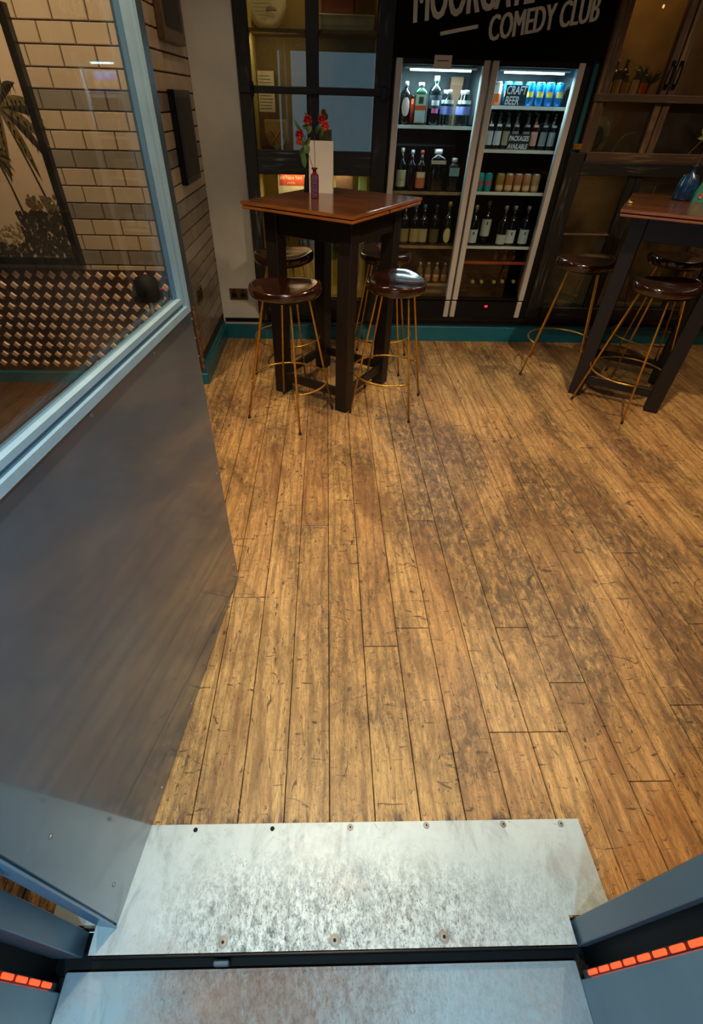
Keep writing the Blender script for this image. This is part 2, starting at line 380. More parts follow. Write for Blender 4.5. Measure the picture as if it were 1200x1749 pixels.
# ------------------------------------------------------------------ floor boards
K0, BW = -0.369, 0.12775
floor = empty('floor', (0, 0, 0), kind='structure')
mk('subfloor', bx(-2.65, 0.2, -0.05, 3.65, 4.0, -0.014), 'subfloor', floor)
JOINTS = {0: [1.21], 2: [1.64], 3: [1.51], 1: [2.23], 4: [0.98], 5: [1.06, 1.89], 8: [0.66, 1.06], 7: [0.66, 2.56], 9: [0.83], 10: [0.51, 2.39], 11: [1.98], 15: [2.40], 16: [1.99]}
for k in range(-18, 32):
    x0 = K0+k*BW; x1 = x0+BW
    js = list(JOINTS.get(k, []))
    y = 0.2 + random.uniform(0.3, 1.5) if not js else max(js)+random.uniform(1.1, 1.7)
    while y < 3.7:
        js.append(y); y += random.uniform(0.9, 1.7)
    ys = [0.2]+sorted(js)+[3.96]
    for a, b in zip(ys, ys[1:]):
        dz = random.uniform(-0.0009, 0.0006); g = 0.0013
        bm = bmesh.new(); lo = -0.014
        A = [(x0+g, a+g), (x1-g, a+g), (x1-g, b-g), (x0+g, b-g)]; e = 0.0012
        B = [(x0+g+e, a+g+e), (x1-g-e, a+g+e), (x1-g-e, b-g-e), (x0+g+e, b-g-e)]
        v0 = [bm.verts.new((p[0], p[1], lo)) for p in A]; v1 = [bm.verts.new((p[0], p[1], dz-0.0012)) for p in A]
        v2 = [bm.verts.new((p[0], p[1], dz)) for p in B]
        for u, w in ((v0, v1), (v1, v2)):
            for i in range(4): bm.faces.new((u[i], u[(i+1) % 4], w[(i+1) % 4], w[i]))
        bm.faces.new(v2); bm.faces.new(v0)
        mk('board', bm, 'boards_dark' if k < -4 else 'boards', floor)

# ------------------------------------------------------------------ room shell
def struct(name, bm, m, parent=None):
    o = mk(name, bm, m, parent)
    if not parent: o['kind'] = 'structure'
    return o
struct('ceiling', bx(-2.7, -0.3, CEIL, 3.7, 4.7, CEIL+0.1), 'roomceiling')
struct('wall_left', bx(-2.7, 0.2, -0.05, -2.6, 3.1, CEIL), 'brownwall')
struct('wall_right', bx(3.6, 0.2, -0.05, 3.7, 4.6, CEIL), 'brownwall')
bm = bmesh.new(); box(bm, -2.7, -0.3, -0.05, -0.75, 0.198, CEIL); box(bm, 0.75, -0.3, -0.05, 3.7, 0.198, CEIL); box(bm, -0.75, -0.3, 2.12, 0.75, 0.198, CEIL)
struct('wall_front', bm, 'brownwall')
# white plaster strip + hidden back wall
struct('wall_back', bx(-0.825, 3.945, -0.05, -0.53, 4.05, CEIL), 'white_wall')
struct('wall_header', bx(-0.53, 3.95, 2.45, 3.6, 4.62, CEIL), 'brownwall')
struct('wall_corner', bx(3.4, 3.93, 0.14, 3.6, 4.62, 2.45), 'brownwall')
struct('wall_rear', bx(-0.9, 4.62, -0.05, 3.7, 4.7, CEIL), 'black')

# tiled wall facing the door, with dado
wf = struct('wall_tiled', bx(-2.7, 3.112, 0.0, -0.832, 3.2, CEIL), 'grout')
ws = struct('wall_side', bx(-0.95, 3.2, -0.05, -0.832, 4.05, CEIL), 'grout')
TH, TW = 0.0768, 0.16
def tile_bm(w, h, d=0.007, e=0.003):
    bm = bmesh.new()
    a = [bm.verts.new(p) for p in ((0, 0, 0), (w, 0, 0), (w, 0, h), (0, 0, h))]
    b = [bm.verts.new(p) for p in ((e, -d, e), (w-e, -d, e), (w-e, -d, h-e), (e, -d, h-e))]
    for i in range(4): bm.faces.new((a[i], a[(i+1) % 4], b[(i+1) % 4], b[i]))
    bm.faces.new(b); return bm
cache = {}
def tile(w, mat, parent, loc, rz=0):
    key = (round(w, 3), mat)
    if key not in cache:
        o = mk('tile', tile_bm(w, TH-0.004), mat, parent); cache[key] = o.data
    else:
        o = bpy.data.objects.new('tile', cache[key]); link(o, parent)
    o.location = loc; o.rotation_euler = (random.uniform(-.004, .004), 0, rz+random.uniform(-.004, .004)); return o
for k in range(-4, 14):          # k counts rows downward from z=1.738
    zt = 1.738-TH*k; zb = zt-TH
    if zb < 0.65: continue
    grey = (k % 3 == 0 and k >= 3)
    off = -1.154 + (TW/2 if k % 2 else 0)
    x = off-9*TW
    while x < -0.835:
        a, b = max(x, -2.6), min(x+TW, -0.829)
        if b-a > 0.03: tile(b-a-0.004, 'tile_grey' if grey else 'tile_cream', wf, (a+0.002, 3.112, zb+0.002))
        x += TW
for k in range(-4, 21):
    zt = 1.738-TH*k; zb = zt-TH
    if zb < 0.15: continue
    m = 'tile_grey' if (k % 3 == 0 and k >= 3) else ('tile_cream' if k < 9 else 'tile_shaded')
    y = 3.112 - (0.08 if k % 2 else 0)
    while y < 3.94:
        a, b = max(y, 3.112), min(y+TW, 3.945)
        if b-a > 0.02: tile(b-a-0.004, m, ws, (-0.832, a+0.002, zb+0.002), PI/2)
        y += TW
# dado of diamond studs
dado = tag(mk('wall_dado', bx(-2.6, 3.098, 0.09, -0.832, 3.112, 0.715), 'dado'), kind='structure')
SD = None
for r in range(10):
    for c in range(27):
        x = -0.87-c*0.0695-(0.03475 if r % 2 else 0)
        if x < -2.58: continue
        z = 0.682-r*0.0606
        if SD is None:
            bm = bmesh.new(); h = 0.026; q = 0.017
            a = [bm.verts.new(p) for p in ((-h, 0, 0), (0, 0, -h), (h, 0, 0), (0, 0, h))]
            b = [bm.verts.new(p) for p in ((-q, -.008, 0), (0, -.008, -q), (q, -.008, 0), (0, -.008, q))]
            for i in range(4): bm.faces.new((a[i], a[(i+1) % 4], b[(i+1) % 4], b[i]))
            bm.faces.new(b)
            o = mk('stud', bm, 'stud', dado); SD = o.data
        else:
            o = bpy.data.objects.new('stud', SD); link(o, dado)
        o.location = (x, 3.098, z); o.rotation_euler = (random.uniform(-.04, .04), random.uniform(-.08, .08), random.uniform(-.04, .04))
bm = bmesh.new(); z = 0.09
while z < 0.73:
    d = random.uniform(0.0, 0.006)
    box(bm, -0.836, 3.094-d, z, -0.822+d, 3.108, z+0.018); z += 0.018
tag(mk('trim_1', bm, 'trimjag'), kind='structure')
def skirting(name, x0, y0, x1, y1, h, dep, capm='teal', facem='teal'):
    """runs from (x0,y0) to (x1,y1); room side is to the right-hand normal"""
    L = math.hypot(x1-x0, y1-y0); a = math.atan2(y1-y0, x1-x0)
    bm = bmesh.new(); prof = [(0, 0), (-dep, 0), (-dep, h*0.80), (-dep*0.75, h*0.84), (-dep*0.62, h*0.95), (-dep*0.35, h), (0, h)]
    r0 = [bm.verts.new((0, p, z)) for p, z in prof]; r1 = [bm.verts.new((L, p, z)) for p, z in prof]
    for i in range(len(prof)):
        j = (i+1) % len(prof); bm.faces.new((r0[i], r1[i], r1[j], r0[j]))
    bm.faces.new(r0); bm.faces.new(list(reversed(r1)))
    o = mk(name, bm, facem, loc=(x0, y0, 0), rot=(0, 0, a)); o['kind'] = 'structure'; return o
skirting('baseboard_back', -0.825, 3.962, 3.6, 3.962, 0.14, 0.022)
skirting('baseboard_tiled', -2.6, 3.112, -0.81, 3.112, 0.09, 0.02)
skirting('baseboard_side', -0.832, 3.1, -0.832, 3.945, 0.14, 0.024)
tag(mk('trim_2', bx(-0.81, 3.93, 0.14, 3.6, 3.96, 0.165), 'black'), kind='structure')
tag(mk('trim_3', bx(-0.5, 3.93, 0.165, 3.6, 4.1, 0.215, bev=0.004), 'darkwoodx'), kind='structure')

# ------------------------------------------------------------------ threshold, frame and jambs
plate = empty('threshold_plate', (0, 0.28, 0), label='scuffed silver metal plate screwed over the boards just inside the door', cat='threshold plate')
bm = bmesh.new()
pts = [(-0.549, 0.149), (0.605, 0.149), (0.605, 0.205), (0.717, 0.205), (0.712, 0.414), (-0.66, 0.414), (-0.66, 0.205), (-0.549, 0.205)]
v0 = [bm.verts.new((x, y-0.28, 0.0008)) for x, y in pts]; v1 = [bm.verts.new((x, y-0.28, 0.004)) for x, y in pts]
for i in range(8): bm.faces.new((v0[i], v0[(i+1) % 8], v1[(i+1) % 8], v1[i]))
bm.faces.new(v1); bm.faces.new(v0)
mk('sheet', bm, 'plate', plate)
mk('front_lip', bx(-0.549, -0.134, -0.04, 0.605, -0.129, 0.004), 'blackgloss', plate)
for x, y, r, m in [(-.352, .401, .006, 'black'), (-.143, .401, .006, 'black'), (.071, .401, .007, 'screw'), (.282, .403, .007, 'screw'), (.497, .403, .007, 'screw'), (.659, .402, .007, 'screw'),
                (-.24, .169, .0095, 'screw'), (.025, .168, .0105, 'screw'), (.288, .17, .0105, 'screw')]:
    bm = bmesh.new(); lathe(bm, [(r*1.25, 0.004), (r*1.2, 0.0046), (r*0.95, 0.0047), (r*0.9, 0.006), (r*0.35, 0.0064), (r*0.3, 0.0045)], 16)
    if m == 'screw':
        o = mk('screw', bm, 'screw', plate, loc=(x, y-.28, 0))
        mk('socket', bx(-r*.28, -r*.28, .0058, r*.28, r*.28, .0068), 'black', o)
    else:
        bm.free(); bm = bmesh.new(); lathe(bm, [(r, 0.0041), (r*.8, 0.0048)], 12); mk('screw_hole', bm, 'black', plate, loc=(x, y-.28, 0))
outer = empty('doorstep_plate', (0, 0.0, -0.04), label='lower scuffed metal step plate outside the dark gap', cat='step plate')
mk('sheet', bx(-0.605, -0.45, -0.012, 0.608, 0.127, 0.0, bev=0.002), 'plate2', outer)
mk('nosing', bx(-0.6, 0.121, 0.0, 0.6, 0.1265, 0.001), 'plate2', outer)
tag(mk('trim_4', bx(-0.75, 0.12, -0.12, 0.75, 0.2, -0.06), 'black'), kind='structure')
tag(mk('trim_5', bx(-0.75, -0.45, -0.12, 0.75, 0.12, -0.053), 'black'), kind='structure')
# little blue wedge in the gap
tag(mk('gap_shim', bx(-0.262, 0.130, -0.058, -0.225, 0.142, -0.024, bev=0.003), 'jamb'), 'small blue grey wedge in the dark gap below the silver plate', 'shim')
for s, nm in ((1, 'right'), (-1, 'left')):
    X = lambda a, b: (min(s*a, s*b), max(s*a, s*b))
    a, b = X(0.612 if s > 0 else 0.572, 0.76)
    tag(mk('door_jamb_'+nm, bx(a, 0.15, -0.03, b, 0.198, 2.12, bev=0.002), 'jamb'), kind='structure')
    a, b = X(0.64, 0.76); tag(mk('trim_recess_'+nm, bx(a, 0.10, -0.06, b, 0.15, 2.12), 'black'), kind='structure')
    a, b = X(0.607, 0.76); tag(mk('outer_jamb_'+nm, bx(a, -0.3, -0.06, b, 0.094, 2.12, bev=0.002), 'outjamb'), kind='structure')
    strip = empty('light_strip', (s*0.61, 0.100, 0), label='red light strip running up the %s side of the outer door frame' % nm, cat='light strip', group='red light strips on the door frame')
    a, b = (0, 0.012) if s > 0 else (-0.012, 0)
    mk('channel', bx(a+s*0.002, -0.006, -0.03, b+s*0.002, 0.008, 2.1), 'blackgloss', strip)
    z = 0.0
    seg = None
    while z < 2.05:
        a, b = (-0.003, 0.002) if s > 0 else (-0.002, 0.003)
        if seg is None: seg = mk('light_segment', bx(a, -0.003, 0.0, b, 0.006, 0.046, bev=0.0015), 'redled', strip); o = seg
        else: o = bpy.data.objects.new('light_segment', seg.data); link(o, strip)
        o.location = (0, 0, z+0.012); z += 0.064
# outside: street wall, pavement, soffit
tag(mk('pavement', bx(-6, -14, -0.16, 6, -0.45, -0.052), 'pave'), kind='structure')
tag(mk('soffit', bx(-1.6, -6.6, 2.26, 1.6, -0.3, 2.4), 'ceiling'), kind='structure')

# ------------------------------------------------------------------ the open door
DA = math.atan2(1.107, 0.135)
door = empty('entrance_door', (-0.499, 0.202, 0), DA, 'open blue grey glazed entrance door with a scuffed steel lower half', 'door')
DL, DH = 1.14, 2.08
mk('core', bx(0.0, 0.006, 0.012, DL, 0.045, 1.074, bev=0.002), 'doorpaint', door)
kp = mk('kick_plate', bx(0.004, 0.0, 0.004, 1.128, 0.006, 1.072, bev=0.0015), 'kick', door)
mk('hinge_stile', bx(0, 0.004, 1.074, 0.07, 0.045, DH), 'doorpaint', door)
mk('lock_stile', bx(1.071, 0.004, 1.074, DL, 0.024, DH, bev=0.002), 'doorpaint', door)
mk('lock_plate', bx(1.112, 0.0, 1.074, DL+.022, 0.004, DH, bev=0.001), 'lockpaint', door)
mk('top_rail', bx(0.07, 0.004, DH-0.09, 1.071, 0.045, DH), 'doorpaint', door)
mk('middle_rail', bx(0.07, 0.004, 1.074, 1.071, 0.024, 1.113), 'doorpaint', door)
mk('pane', bx(0.07, 0.018, 1.113, 1.071, 0.022, DH-0.09), 'glass', door)
mk('glazing_bead', frame_loop(0.055, 1.103, 1.083, DH-0.075, 0.012, -0.004, 0.009), 'beadpaint', door)
mk('frame_molding', frame_loop(0.02, 1.075, 1.109, DH-0.03, 0.017, -0.009, 0.004), 'beadpaint', door)
for s_, z_ in ((0.581, 1.060), (0.871, 1.058), (0.1, 1.055), (0.06, 0.12), (0.06, 0.5), (1.1, 0.1), (1.1, 0.55), (0.55, 0.03), (0.3, 0.03)):
    bm = bmesh.new(); lathe(bm, [(0.005, 0), (0.0045, 0.002), (0.002, 0.003)], 10)
    mk('screw', bm, 'screw', door, loc=(s_, 0, z_), rot=(PI/2, 0, 0))
mk('edge_strip', bx(-0.004, -0.001, 0.004, 0.0, 0.047, DH), 'doorpaint', door)
for z_ in (0.62, 1.75):
    bm = bmesh.new(); tube(bm, [(-0.014, 0.03, z_-0.06), (-0.014, 0.03, z_+0.06)], 0.012, 14)
    mk('hinge', bm, 'doorpaint', door)

# ------------------------------------------------------------------ pictures, socket
pic = empty('palm_picture', (-1.9, 3.105, 0.747), label='large black framed palm tree print hung on the cream tiles', cat='picture')
PX0, PX1, PH = -0.5, 0.485, 1.04
mk('frame', frame_loop(PX0, 0, PX1, PH, 0.034, -0.045, -0.001), 'blackgloss', pic)
M['canvas'] = plain('sepia print paper', (222, 190, 160), 0.5, var=0.07, scale=3)
M['ink'] = plain('dark sepia ink', (52, 40, 26), 0.6, var=0.5, scale=60)
M['ink2'] = plain('olive sepia ink', (112, 92, 52), 0.6, var=0.55, scale=50)
M['ink3'] = plain('ochre sepia ink', (158, 130, 74), 0.6, var=0.4, scale=50)
mk('print', bx(PX0+0.03, -0.018, 0.03, PX1-0.03, -0.012, PH-0.03), 'canvas', pic)
ink = {'ink': bmesh.new(), 'ink2': bmesh.new(), 'ink3': bmesh.new()}
def strip2d(bm, pts, w, y=-0.0185):
    L = []; 
    for i, p in enumerate(pts):
        d = Vector(pts[min(i+1, len(pts)-1)])-Vector(pts[max(i-1, 0)]); d.normalize(); n = Vector((-d.y, d.x))
        ww = w[i] if isinstance(w, list) else w
        L.append((bm.verts.new((p[0]+n.x*ww, y, p[1]+n.y*ww)), bm.verts.new((p[0]-n.x*ww, y, p[1]-n.y*ww))))
    for a, b in zip(L, L[1:]): bm.faces.new((a[0], b[0], b[1], a[1]))
lay = [0]
def palm(cx, cz, R, tx, tz):
    for i in range(15):
        a = -2.6+i*5.4/14 + random.uniform(-.1, .1); a += PI/2
        pts = []; w = []
        for j in range(9):
            t = j/8; r = R*t*random.uniform(.98, 1.02)
            pts.append((cx+r*math.cos(a)*(1-.12*t), cz+r*math.sin(a)-0.42*R*t*t)); w.append(R*0.085*math.sin(PI*min(1, t*0.92+0.06)))
        lay[0] += 0.00004
        strip2d(ink['ink' if i % 2 else 'ink2'], pts, w, -0.0186-lay[0])
        for q in range(2, 8):          # drooping leaflets
            p = pts[q]; strip2d(ink['ink'], [(p[0], p[1]), (p[0]+random.uniform(-.01, .012), p[1]-R*0.17)], [R*0.02, 0.0005], -0.0186-lay[0])
    strip2d(ink['ink'], [(cx, cz), (cx+(tx-cx)*.5+.004, (cz+tz)/2), (tx, tz)], [.006, .005, .007], -0.0184)
palm(0.30, 0.69, 0.225, 0.41, 0.22)
palm(0.20, 0.50, 0.085, 0.24, 0.24)
palm(-0.2, 0.72, 0.20, -0.14, 0.2)
palm(0.02, 0.44, 0.09, 0.05, 0.2)
def inside(x, z): return min(max(x, PX0+.05), PX1-.045), min(max(z, 0.045), PH-.05)
for (mat_, x0, x1, zb, zt, n) in (('ink3', -.46, .2, .04, .20, 260), ('ink2', .28, .44, .2, .33, 150), ('ink2', -.4, .0, .1, .26, 120), ('ink', .20, .44, .04, .26, 420), ('ink', -.3, .2, .04, .10, 200)):
    for i in range(n):
        x, z = inside(random.uniform(x0, x1), random.uniform(zb, zt)); a = random.uniform(0, PI); q = random.uniform(.006, .016)
        lay[0] += 0.0000015
        strip2d(ink[mat_], [(x-q*math.cos(a), z-q*math.sin(a)), (x, z), (x+q*math.cos(a), z+q*math.sin(a))], [.001, q*.7, .001], -0.0187-lay[0])
for k_, nm in (('ink', 'dark_foliage_print'), ('ink2', 'olive_foliage_print'), ('ink3', 'ochre_foliage_print')):
    mk(nm, ink[k_], k_, pic)

fr = empty('wall_frame', (-0.825, 3.31, 1.11), label='slim dark framed picture seen edge-on on the narrow tiled side wall', cat='picture')
mk('frame', bx(0.0, 0, 0, 0.035, 0.38, 0.41, bev=0.004), 'blackgloss', fr)
mk('mount', bx(0.033, 0.03, 0.03, 0.0365, 0.35, 0.38), 'darkliner', fr)
fr = empty('wall_frame', (-0.825, 3.31, 1.70), label='brown wooden picture frame above the slim dark one on the side wall', cat='picture')
M['framebrown'] = wood('brown frame wood', (74, 54, 36), (110, 84, 58), (20, 20, 20), 0.4)
mk('frame', bx(0.0, 0, 0, 0.035, 0.46, 0.45, bev=0.006), 'framebrown', fr)
mk('mount', bx(0.033, 0.05, 0.05, 0.0365, 0.41, 0.4), 'darkliner', fr)
M['socket'] = plain('antique brass plate', (112, 92, 66), 0.35, 0.7, var=0.2)
def socket(loc, rz, label):
    o = empty('wall_socket', loc, rz, label, 'socket')
    mk('plate', bx(-0.07, -0.008, -0.042, 0.07, 0, 0.042, bev=0.003), 'socket', o)
    for s in (-1, 1):
        f_ = mk('socket_insert', bx(s*0.034-0.02, -0.0095, -0.026, s*0.034+0.02, -0.007, 0.012), 'blackgloss', o)
        for dx, dz in ((0, 0.003), (-0.011, -0.014), (0.011, -0.014)):
            mk('pin_hole', bx(s*0.034+dx-0.003, -0.0105, dz-0.003, s*0.034+dx+0.003, -0.009, dz+0.003), 'darkliner', f_)
        mk('rocker_switch', bx(s*0.034-0.008, -0.012, 0.02, s*0.034+0.008, -0.007, 0.034, bev=0.001), 'black', o)
socket((-0.682, 3.945, 0.345), 0, 'double brass wall socket low on the white plaster wall')
socket((-0.825, 3.28, 0.53), PI/2, 'dark brass socket plate on the narrow tiled side wall')

# ------------------------------------------------------------------ left display cabinet
cab = empty('display_cabinet', (-0.07, 3.91, 0.165), label='black distressed glazed display cabinet behind the left bar table', cat='cabinet')
M['yellow'] = plain('yellow backing paper', (206, 186, 110), 0.8, var=0.06, scale=4)
M['olive'] = plain('olive backing', (128, 108, 60), 0.8, var=0.35, scale=3)
M['leafgreen'] = plain('sage leaf print', (104, 122, 74), 0.8, var=0.15)
def part_box(nm, mat_, par, ox, oy, oz, x0, y0, z0, x1, y1, z1, bev=0.0):
    return mk(nm, bx(x0-ox, y0-oy, z0-oz, x1-ox, y1-oy, z1-oz, bev=bev), mat_, par)
O = (-0.07, 3.91, 0.165)
CT = 2.45
P = lambda nm, m, *a, bev=0.003: part_box(nm, m, cab, *O, *a, bev=bev)
P('frame_stile', 'blackwood', -0.53, 3.885, 0.165, -0.452, 3.94, CT)
P('frame_stile', 'blackwood', 0.294, 3.885, 0.165, 0.392, 3.94, CT)
P('mullion', 'blackwood', -0.122, 3.89, 1.245, -0.046, 3.935, CT)
P('glazing_bar', 'blackwoodx', -0.53, 3.878, 1.516, 0.392, 3.925, 1.552)
P('middle_rail', 'blackwoodx', -0.452, 3.885, 1.117, 0.294, 3.94, 1.245)
P('bottom_rail', 'blackwoodx', -0.452, 3.885, 0.215, 0.294, 3.94, 0.335)
P('top_rail', 'blackwoodx', -0.452, 3.885, 2.3, 0.294, 3.94, CT)
P('side_panel', 'yellow', -0.47, 3.94, 0.215, -0.455, 4.28, CT, bev=0)
P('side_panel', 'yellow', 0.31, 3.94, 0.215, 0.325, 4.28, CT, bev=0)
P('back_panel', 'olive', -0.47, 4.27, 1.13, 0.32, 4.29, CT, bev=0)
P('back_panel', 'yellow', -0.47, 4.27, 0.215, 0.32, 4.29, 1.13, bev=0)
P('shelf', 'olive', -0.455, 3.96, 1.785, 0.31, 4.27, 1.8, bev=0)
P('shelf', 'olive', -0.455, 3.96, 1.205, 0.31, 4.27, 1.225, bev=0)
P('shelf', 'yellow', -0.455, 3.96, 0.315, 0.31, 4.27, 0.33, bev=0)
for z0, z1, xs in ((1.245, 1.516, ((-0.452, -0.122), (-0.046, 0.294))), (1.552, 2.3, ((-0.452, -0.122), (-0.046, 0.294))), (0.335, 1.117, ((-0.452, 0.294),))):
    for a, b in xs: P('pane', 'cabglass', a, 3.908, z0, b, 3.912, z1, bev=0)
mk('hinge', bx(-0.462-O[0], 3.87-O[1], 1.5-O[2], -0.44-O[0], 3.886-O[1], 1.57-O[2], bev=0.003), 'blackgloss', cab)
mk('latch', bx(0.33-O[0], 3.87-O[1], 1.5-O[2], 0.37-O[0], 3.886-O[1], 1.56-O[2], bev=0.003), 'blackgloss', cab)
bm = bmesh.new()
for (x, z, w, h, a) in ((-0.38, 0.72, .075, .13, .3), (-0.16, 0.66, .045, .07, -.5), (0.05, 0.60, .05, .08, .4), (0.2, 0.75, .06, .1, -.3), (-0.05, 0.9, .05, .08, .8)):
    vs = []
    for i in range(14):
        t = 2*PI*i/14; px_, pz_ = w*math.cos(t)*(1-.25*math.sin(t)), h*math.sin(t)
        vs.append(bm.verts.new((x+px_*math.cos(a)-pz_*math.sin(a)-O[0], 4.268-O[1], z+px_*math.sin(a)+pz_*math.cos(a)-O[2])))
    bm.faces.new(vs)
mk('leaf_print', bm, 'leafgreen', cab)
lamp('cabinet_lamp', 'AREA', (-0.07, 4.1, 1.10), 1.8, (1.0, 0.9, 0.66), 0.5, aim=(-0.07, 4.15, 0.3), size_y=0.15)
lamp('cabinet_lamp_upper', 'AREA', (-0.2, 4.0, 2.28), 1.2, (1.0, 0.76, 0.42), 0.4, aim=(-0.2, 4.15, 1.2), size_y=0.1)
lamp('cabinet_fill_middle', 'AREA', (-0.3, 3.98, 1.775), 0.5, (1.0, 0.78, 0.48), 0.25, aim=(-0.3, 4.2, 1.3), size_y=0.05)  # fill added under the shelf to brighten the items below
# contents
M['plate_w'] = plain('cream printed plate', (214, 204, 178), 0.3, var=0.12, scale=20)
M['inkline'] = plain('black ink', (38, 34, 30), 0.6)
o = empty('decorative_plate', (-0.36, 4.16, 1.8), label='round cream plate with black lettering standing top left in the black cabinet', cat='plate')
bm = bmesh.new(); lathe(bm, [(0.0001, 0), (0.075, 0.002), (0.085, 0.008), (0.118, 0.016), (0.118, 0.02), (0.08, 0.012), (0.0001, 0.008)], 32, cap=False)
mk('dish', bm, 'plate_w', o, True, (0, 0, 0.118), (PI/2, 0, 0))
bm = bmesh.new()
for i in range(9):
    z = 0.05+i*0.016; w = 0.06*math.sin(PI*(i+1.5)/11); box(bm, -w-0.02, -0.0205, z, w-0.03, -0.0195, z+0.0015)
mk('printed_lines', bm, 'inkline', o)
bm = bmesh.new()
for i in range(7): 
    x = 0.0+i*0.0085; h = 0.02*random.uniform(.4, 1.2); box(bm, x, -0.0215, 0.085, x+0.004, -0.0205, 0.085+h)
box(bm, -0.005, -0.0215, 0.085, 0.062, -0.0205, 0.088)
mk('printed_emblem', bm, 'inkline', o)
M['redbox'] = plain('rust red tin', (140, 62, 36), 0.5, var=0.25)
M['silverbox'] = plain('pewter tin', (150, 152, 132), 0.4, 0.2, var=0.2, scale=10)
M['brownbox'] = plain('brown carton', (110, 78, 48), 0.7, var=0.2)
o = empty('storage_tin', (0.12, 4.1, 1.8), label='pewter grey flat tin on the upper shelf of the black cabinet', cat='tin')
mk('body', bx(-0.16, -0.09, 0, 0.16, 0.09, 0.064, bev=0.006), 'silverbox', o); mk('lid', bx(-0.163, -0.093, 0.058, 0.163, 0.093, 0.07, bev=0.003), 'silverbox', o)
o = empty('storage_tin', (0.05, 4.1, 1.87), label='rust red tin standing on the pewter tin in the black cabinet', cat='tin')
mk('body', bx(-0.085, -0.07, 0, 0.11, 0.07, 0.14, bev=0.006), 'redbox', o); mk('lid', bx(-0.088, -0.073, 0.14, 0.113, 0.073, 0.15, bev=0.003), 'redbox', o)
o = empty('storage_tin', (0.22, 4.1, 1.87), label='dark brown box right of the rust red tin in the black cabinet', cat='box')
mk('body', bx(-0.055, -0.07, 0, 0.055, 0.07, 0.16, bev=0.004), 'brownbox', o); mk('lid', bx(-0.057, -0.072, 0.15, 0.057, 0.072, 0.164, bev=0.002), 'brownbox', o)
# shield
M['shield'] = plain('tan shield board', (176, 140, 78), 0.4, var=0.2); M['shieldline'] = plain('brass outline', (214, 186, 116), 0.3, 0.6)
o = empty('shield_plaque', (-0.34, 4.14, 1.226), label='small brass edged shield plaque inside the black cabinet window', cat='plaque')
def shield_pts(s): return [(-0.075*s, 0.085*s), (0.075*s, 0.085*s), (0.072*s, 0.0), (0.05*s, -0.045*s), (0, -0.078*s), (-0.05*s, -0.045*s), (-0.072*s, 0.0)]
for s, d, m_, nm in ((1.0, 0.012, 'shieldline', 'rim'), (0.86, 0.016, 'shield', 'board')):
    bm = bmesh.new(); a = [bm.verts.new((x, 0, z+0.08)) for x, z in shield_pts(s)]; b = [bm.verts.new((x, -d, z+0.08)) for x, z in shield_pts(s)]
    for i in range(7): bm.faces.new((a[i], a[(i+1) % 7], b[(i+1) % 7], b[i]))
    bm.faces.new(a); bm.faces.new(b); mk(nm, bm, m_, o)
bm = bmesh.new(); tube(bm, [(-0.03, -.018, 0.11), (0.03, -.018, 0.04)], 0.004, 6); tube(bm, [(0.03, -.018, 0.11), (-0.03, -.018, 0.04)], 0.004, 6); mk('crossed_bars', bm, 'shieldline', o)
o = empty('paper_scroll', (-0.39, 4.2, 1.226), label='tall tan printed sheet standing at the left inside the black cabinet', cat='sheet')
mk('sheet', bx(-0.06, 0.0, 0, 0.05, 0.006, 0.42), 'brownbox', o)
mk('lower_print', bx(-0.058, -0.001, 0.2, 0.048, 0.0, 0.4), 'plate_w', o)
bm = bmesh.new()
for i in range(11): box(bm, -0.05, -0.002, 0.215+i*0.016, 0.04-random.random()*.03, -0.001, 0.2175+i*0.016)
mk('printed_lines', bm, 'inkline', o)
# boxes behind table level
M['poster_red'] = plain('orange red label', (198, 74, 34), 0.6, var=0.1); M['cream'] = plain('cream card', (222, 206, 168), 0.7, var=0.06)
M['mint'] = plain('mint card', (160, 190, 140), 0.7, var=0.05)
for lab, x, w, h, m_ in (('cream printed packet with a red banner behind the left table top', -0.25, 0.19, 0.21, 'cream'), ('brown carton inside the cabinet right of the white menu card', 0.13, 0.12, 0.2, 'brownbox'), ('mint green card box at the right edge of the black cabinet', 0.262, 0.06, 0.2, 'mint')):
    o = empty('packet', (x, 4.12, 0.905), label=lab, cat='box')
    mk('body', bx(-w/2, 0, 0, w/2, 0.08, h, bev=0.002), m_, o)
    if m_ == 'cream':
        mk('banner', bx(-w/2+0.01, -0.001, h-0.085, w/2, 0.0, h-0.01), 'poster_red', o)
        text_obj('and Palace Yard', 'banner_text', 'cream', 0.034, (-w/2+0.014, -0.0012, h-0.048), (PI/2, 0, 0), o, 0.72, extrude=0.0004)
        text_obj('LONDON', 'banner_text', 'cream', 0.016, (-0.03, -0.0012, h-0.074), (PI/2, 0, 0), o, 0.8, extrude=0.0004)
P('shelf', 'yellow', -0.455, 3.97, 0.893, 0.31, 4.27, 0.905, bev=0)

# ------------------------------------------------------------------ sign panel above the coolers
sign = empty('bar_sign', (1.0, 3.9, 1.70), label='black overhead panel lettered for a comedy club above the drinks coolers', cat='sign')
mk('panel', bx(-0.605, 0, 0.0, 0.652, 0.03, 0.75, bev=0.002), 'signblack', sign)
sx, sz = 1.0, 1.70
def signtext(body, x, z, size, a, xs, off, spc=1.0):
    for i_ in range(3):
        q = text_obj(body, 'sign_lettering', 'letter', size, (x-sx+i_*off, -0.001-i_*.0001, z-sz), (PI/2, -a, 0), sign, xs, 0.12, 0.0, 0.0015, spacing=spc)
        if i_ == 0: first = q
        else:
            bm = bmesh.new(); bm.from_mesh(first.data); n0 = len(bm.verts); bm.from_mesh(q.data); bm.verts.ensure_lookup_table()
            for v_ in bm.verts[n0:]: v_.co.x += i_*off; v_.co.z += i_*.0001
            bm.to_mesh(first.data); bm.free(); bpy.data.objects.remove(q)
    return first
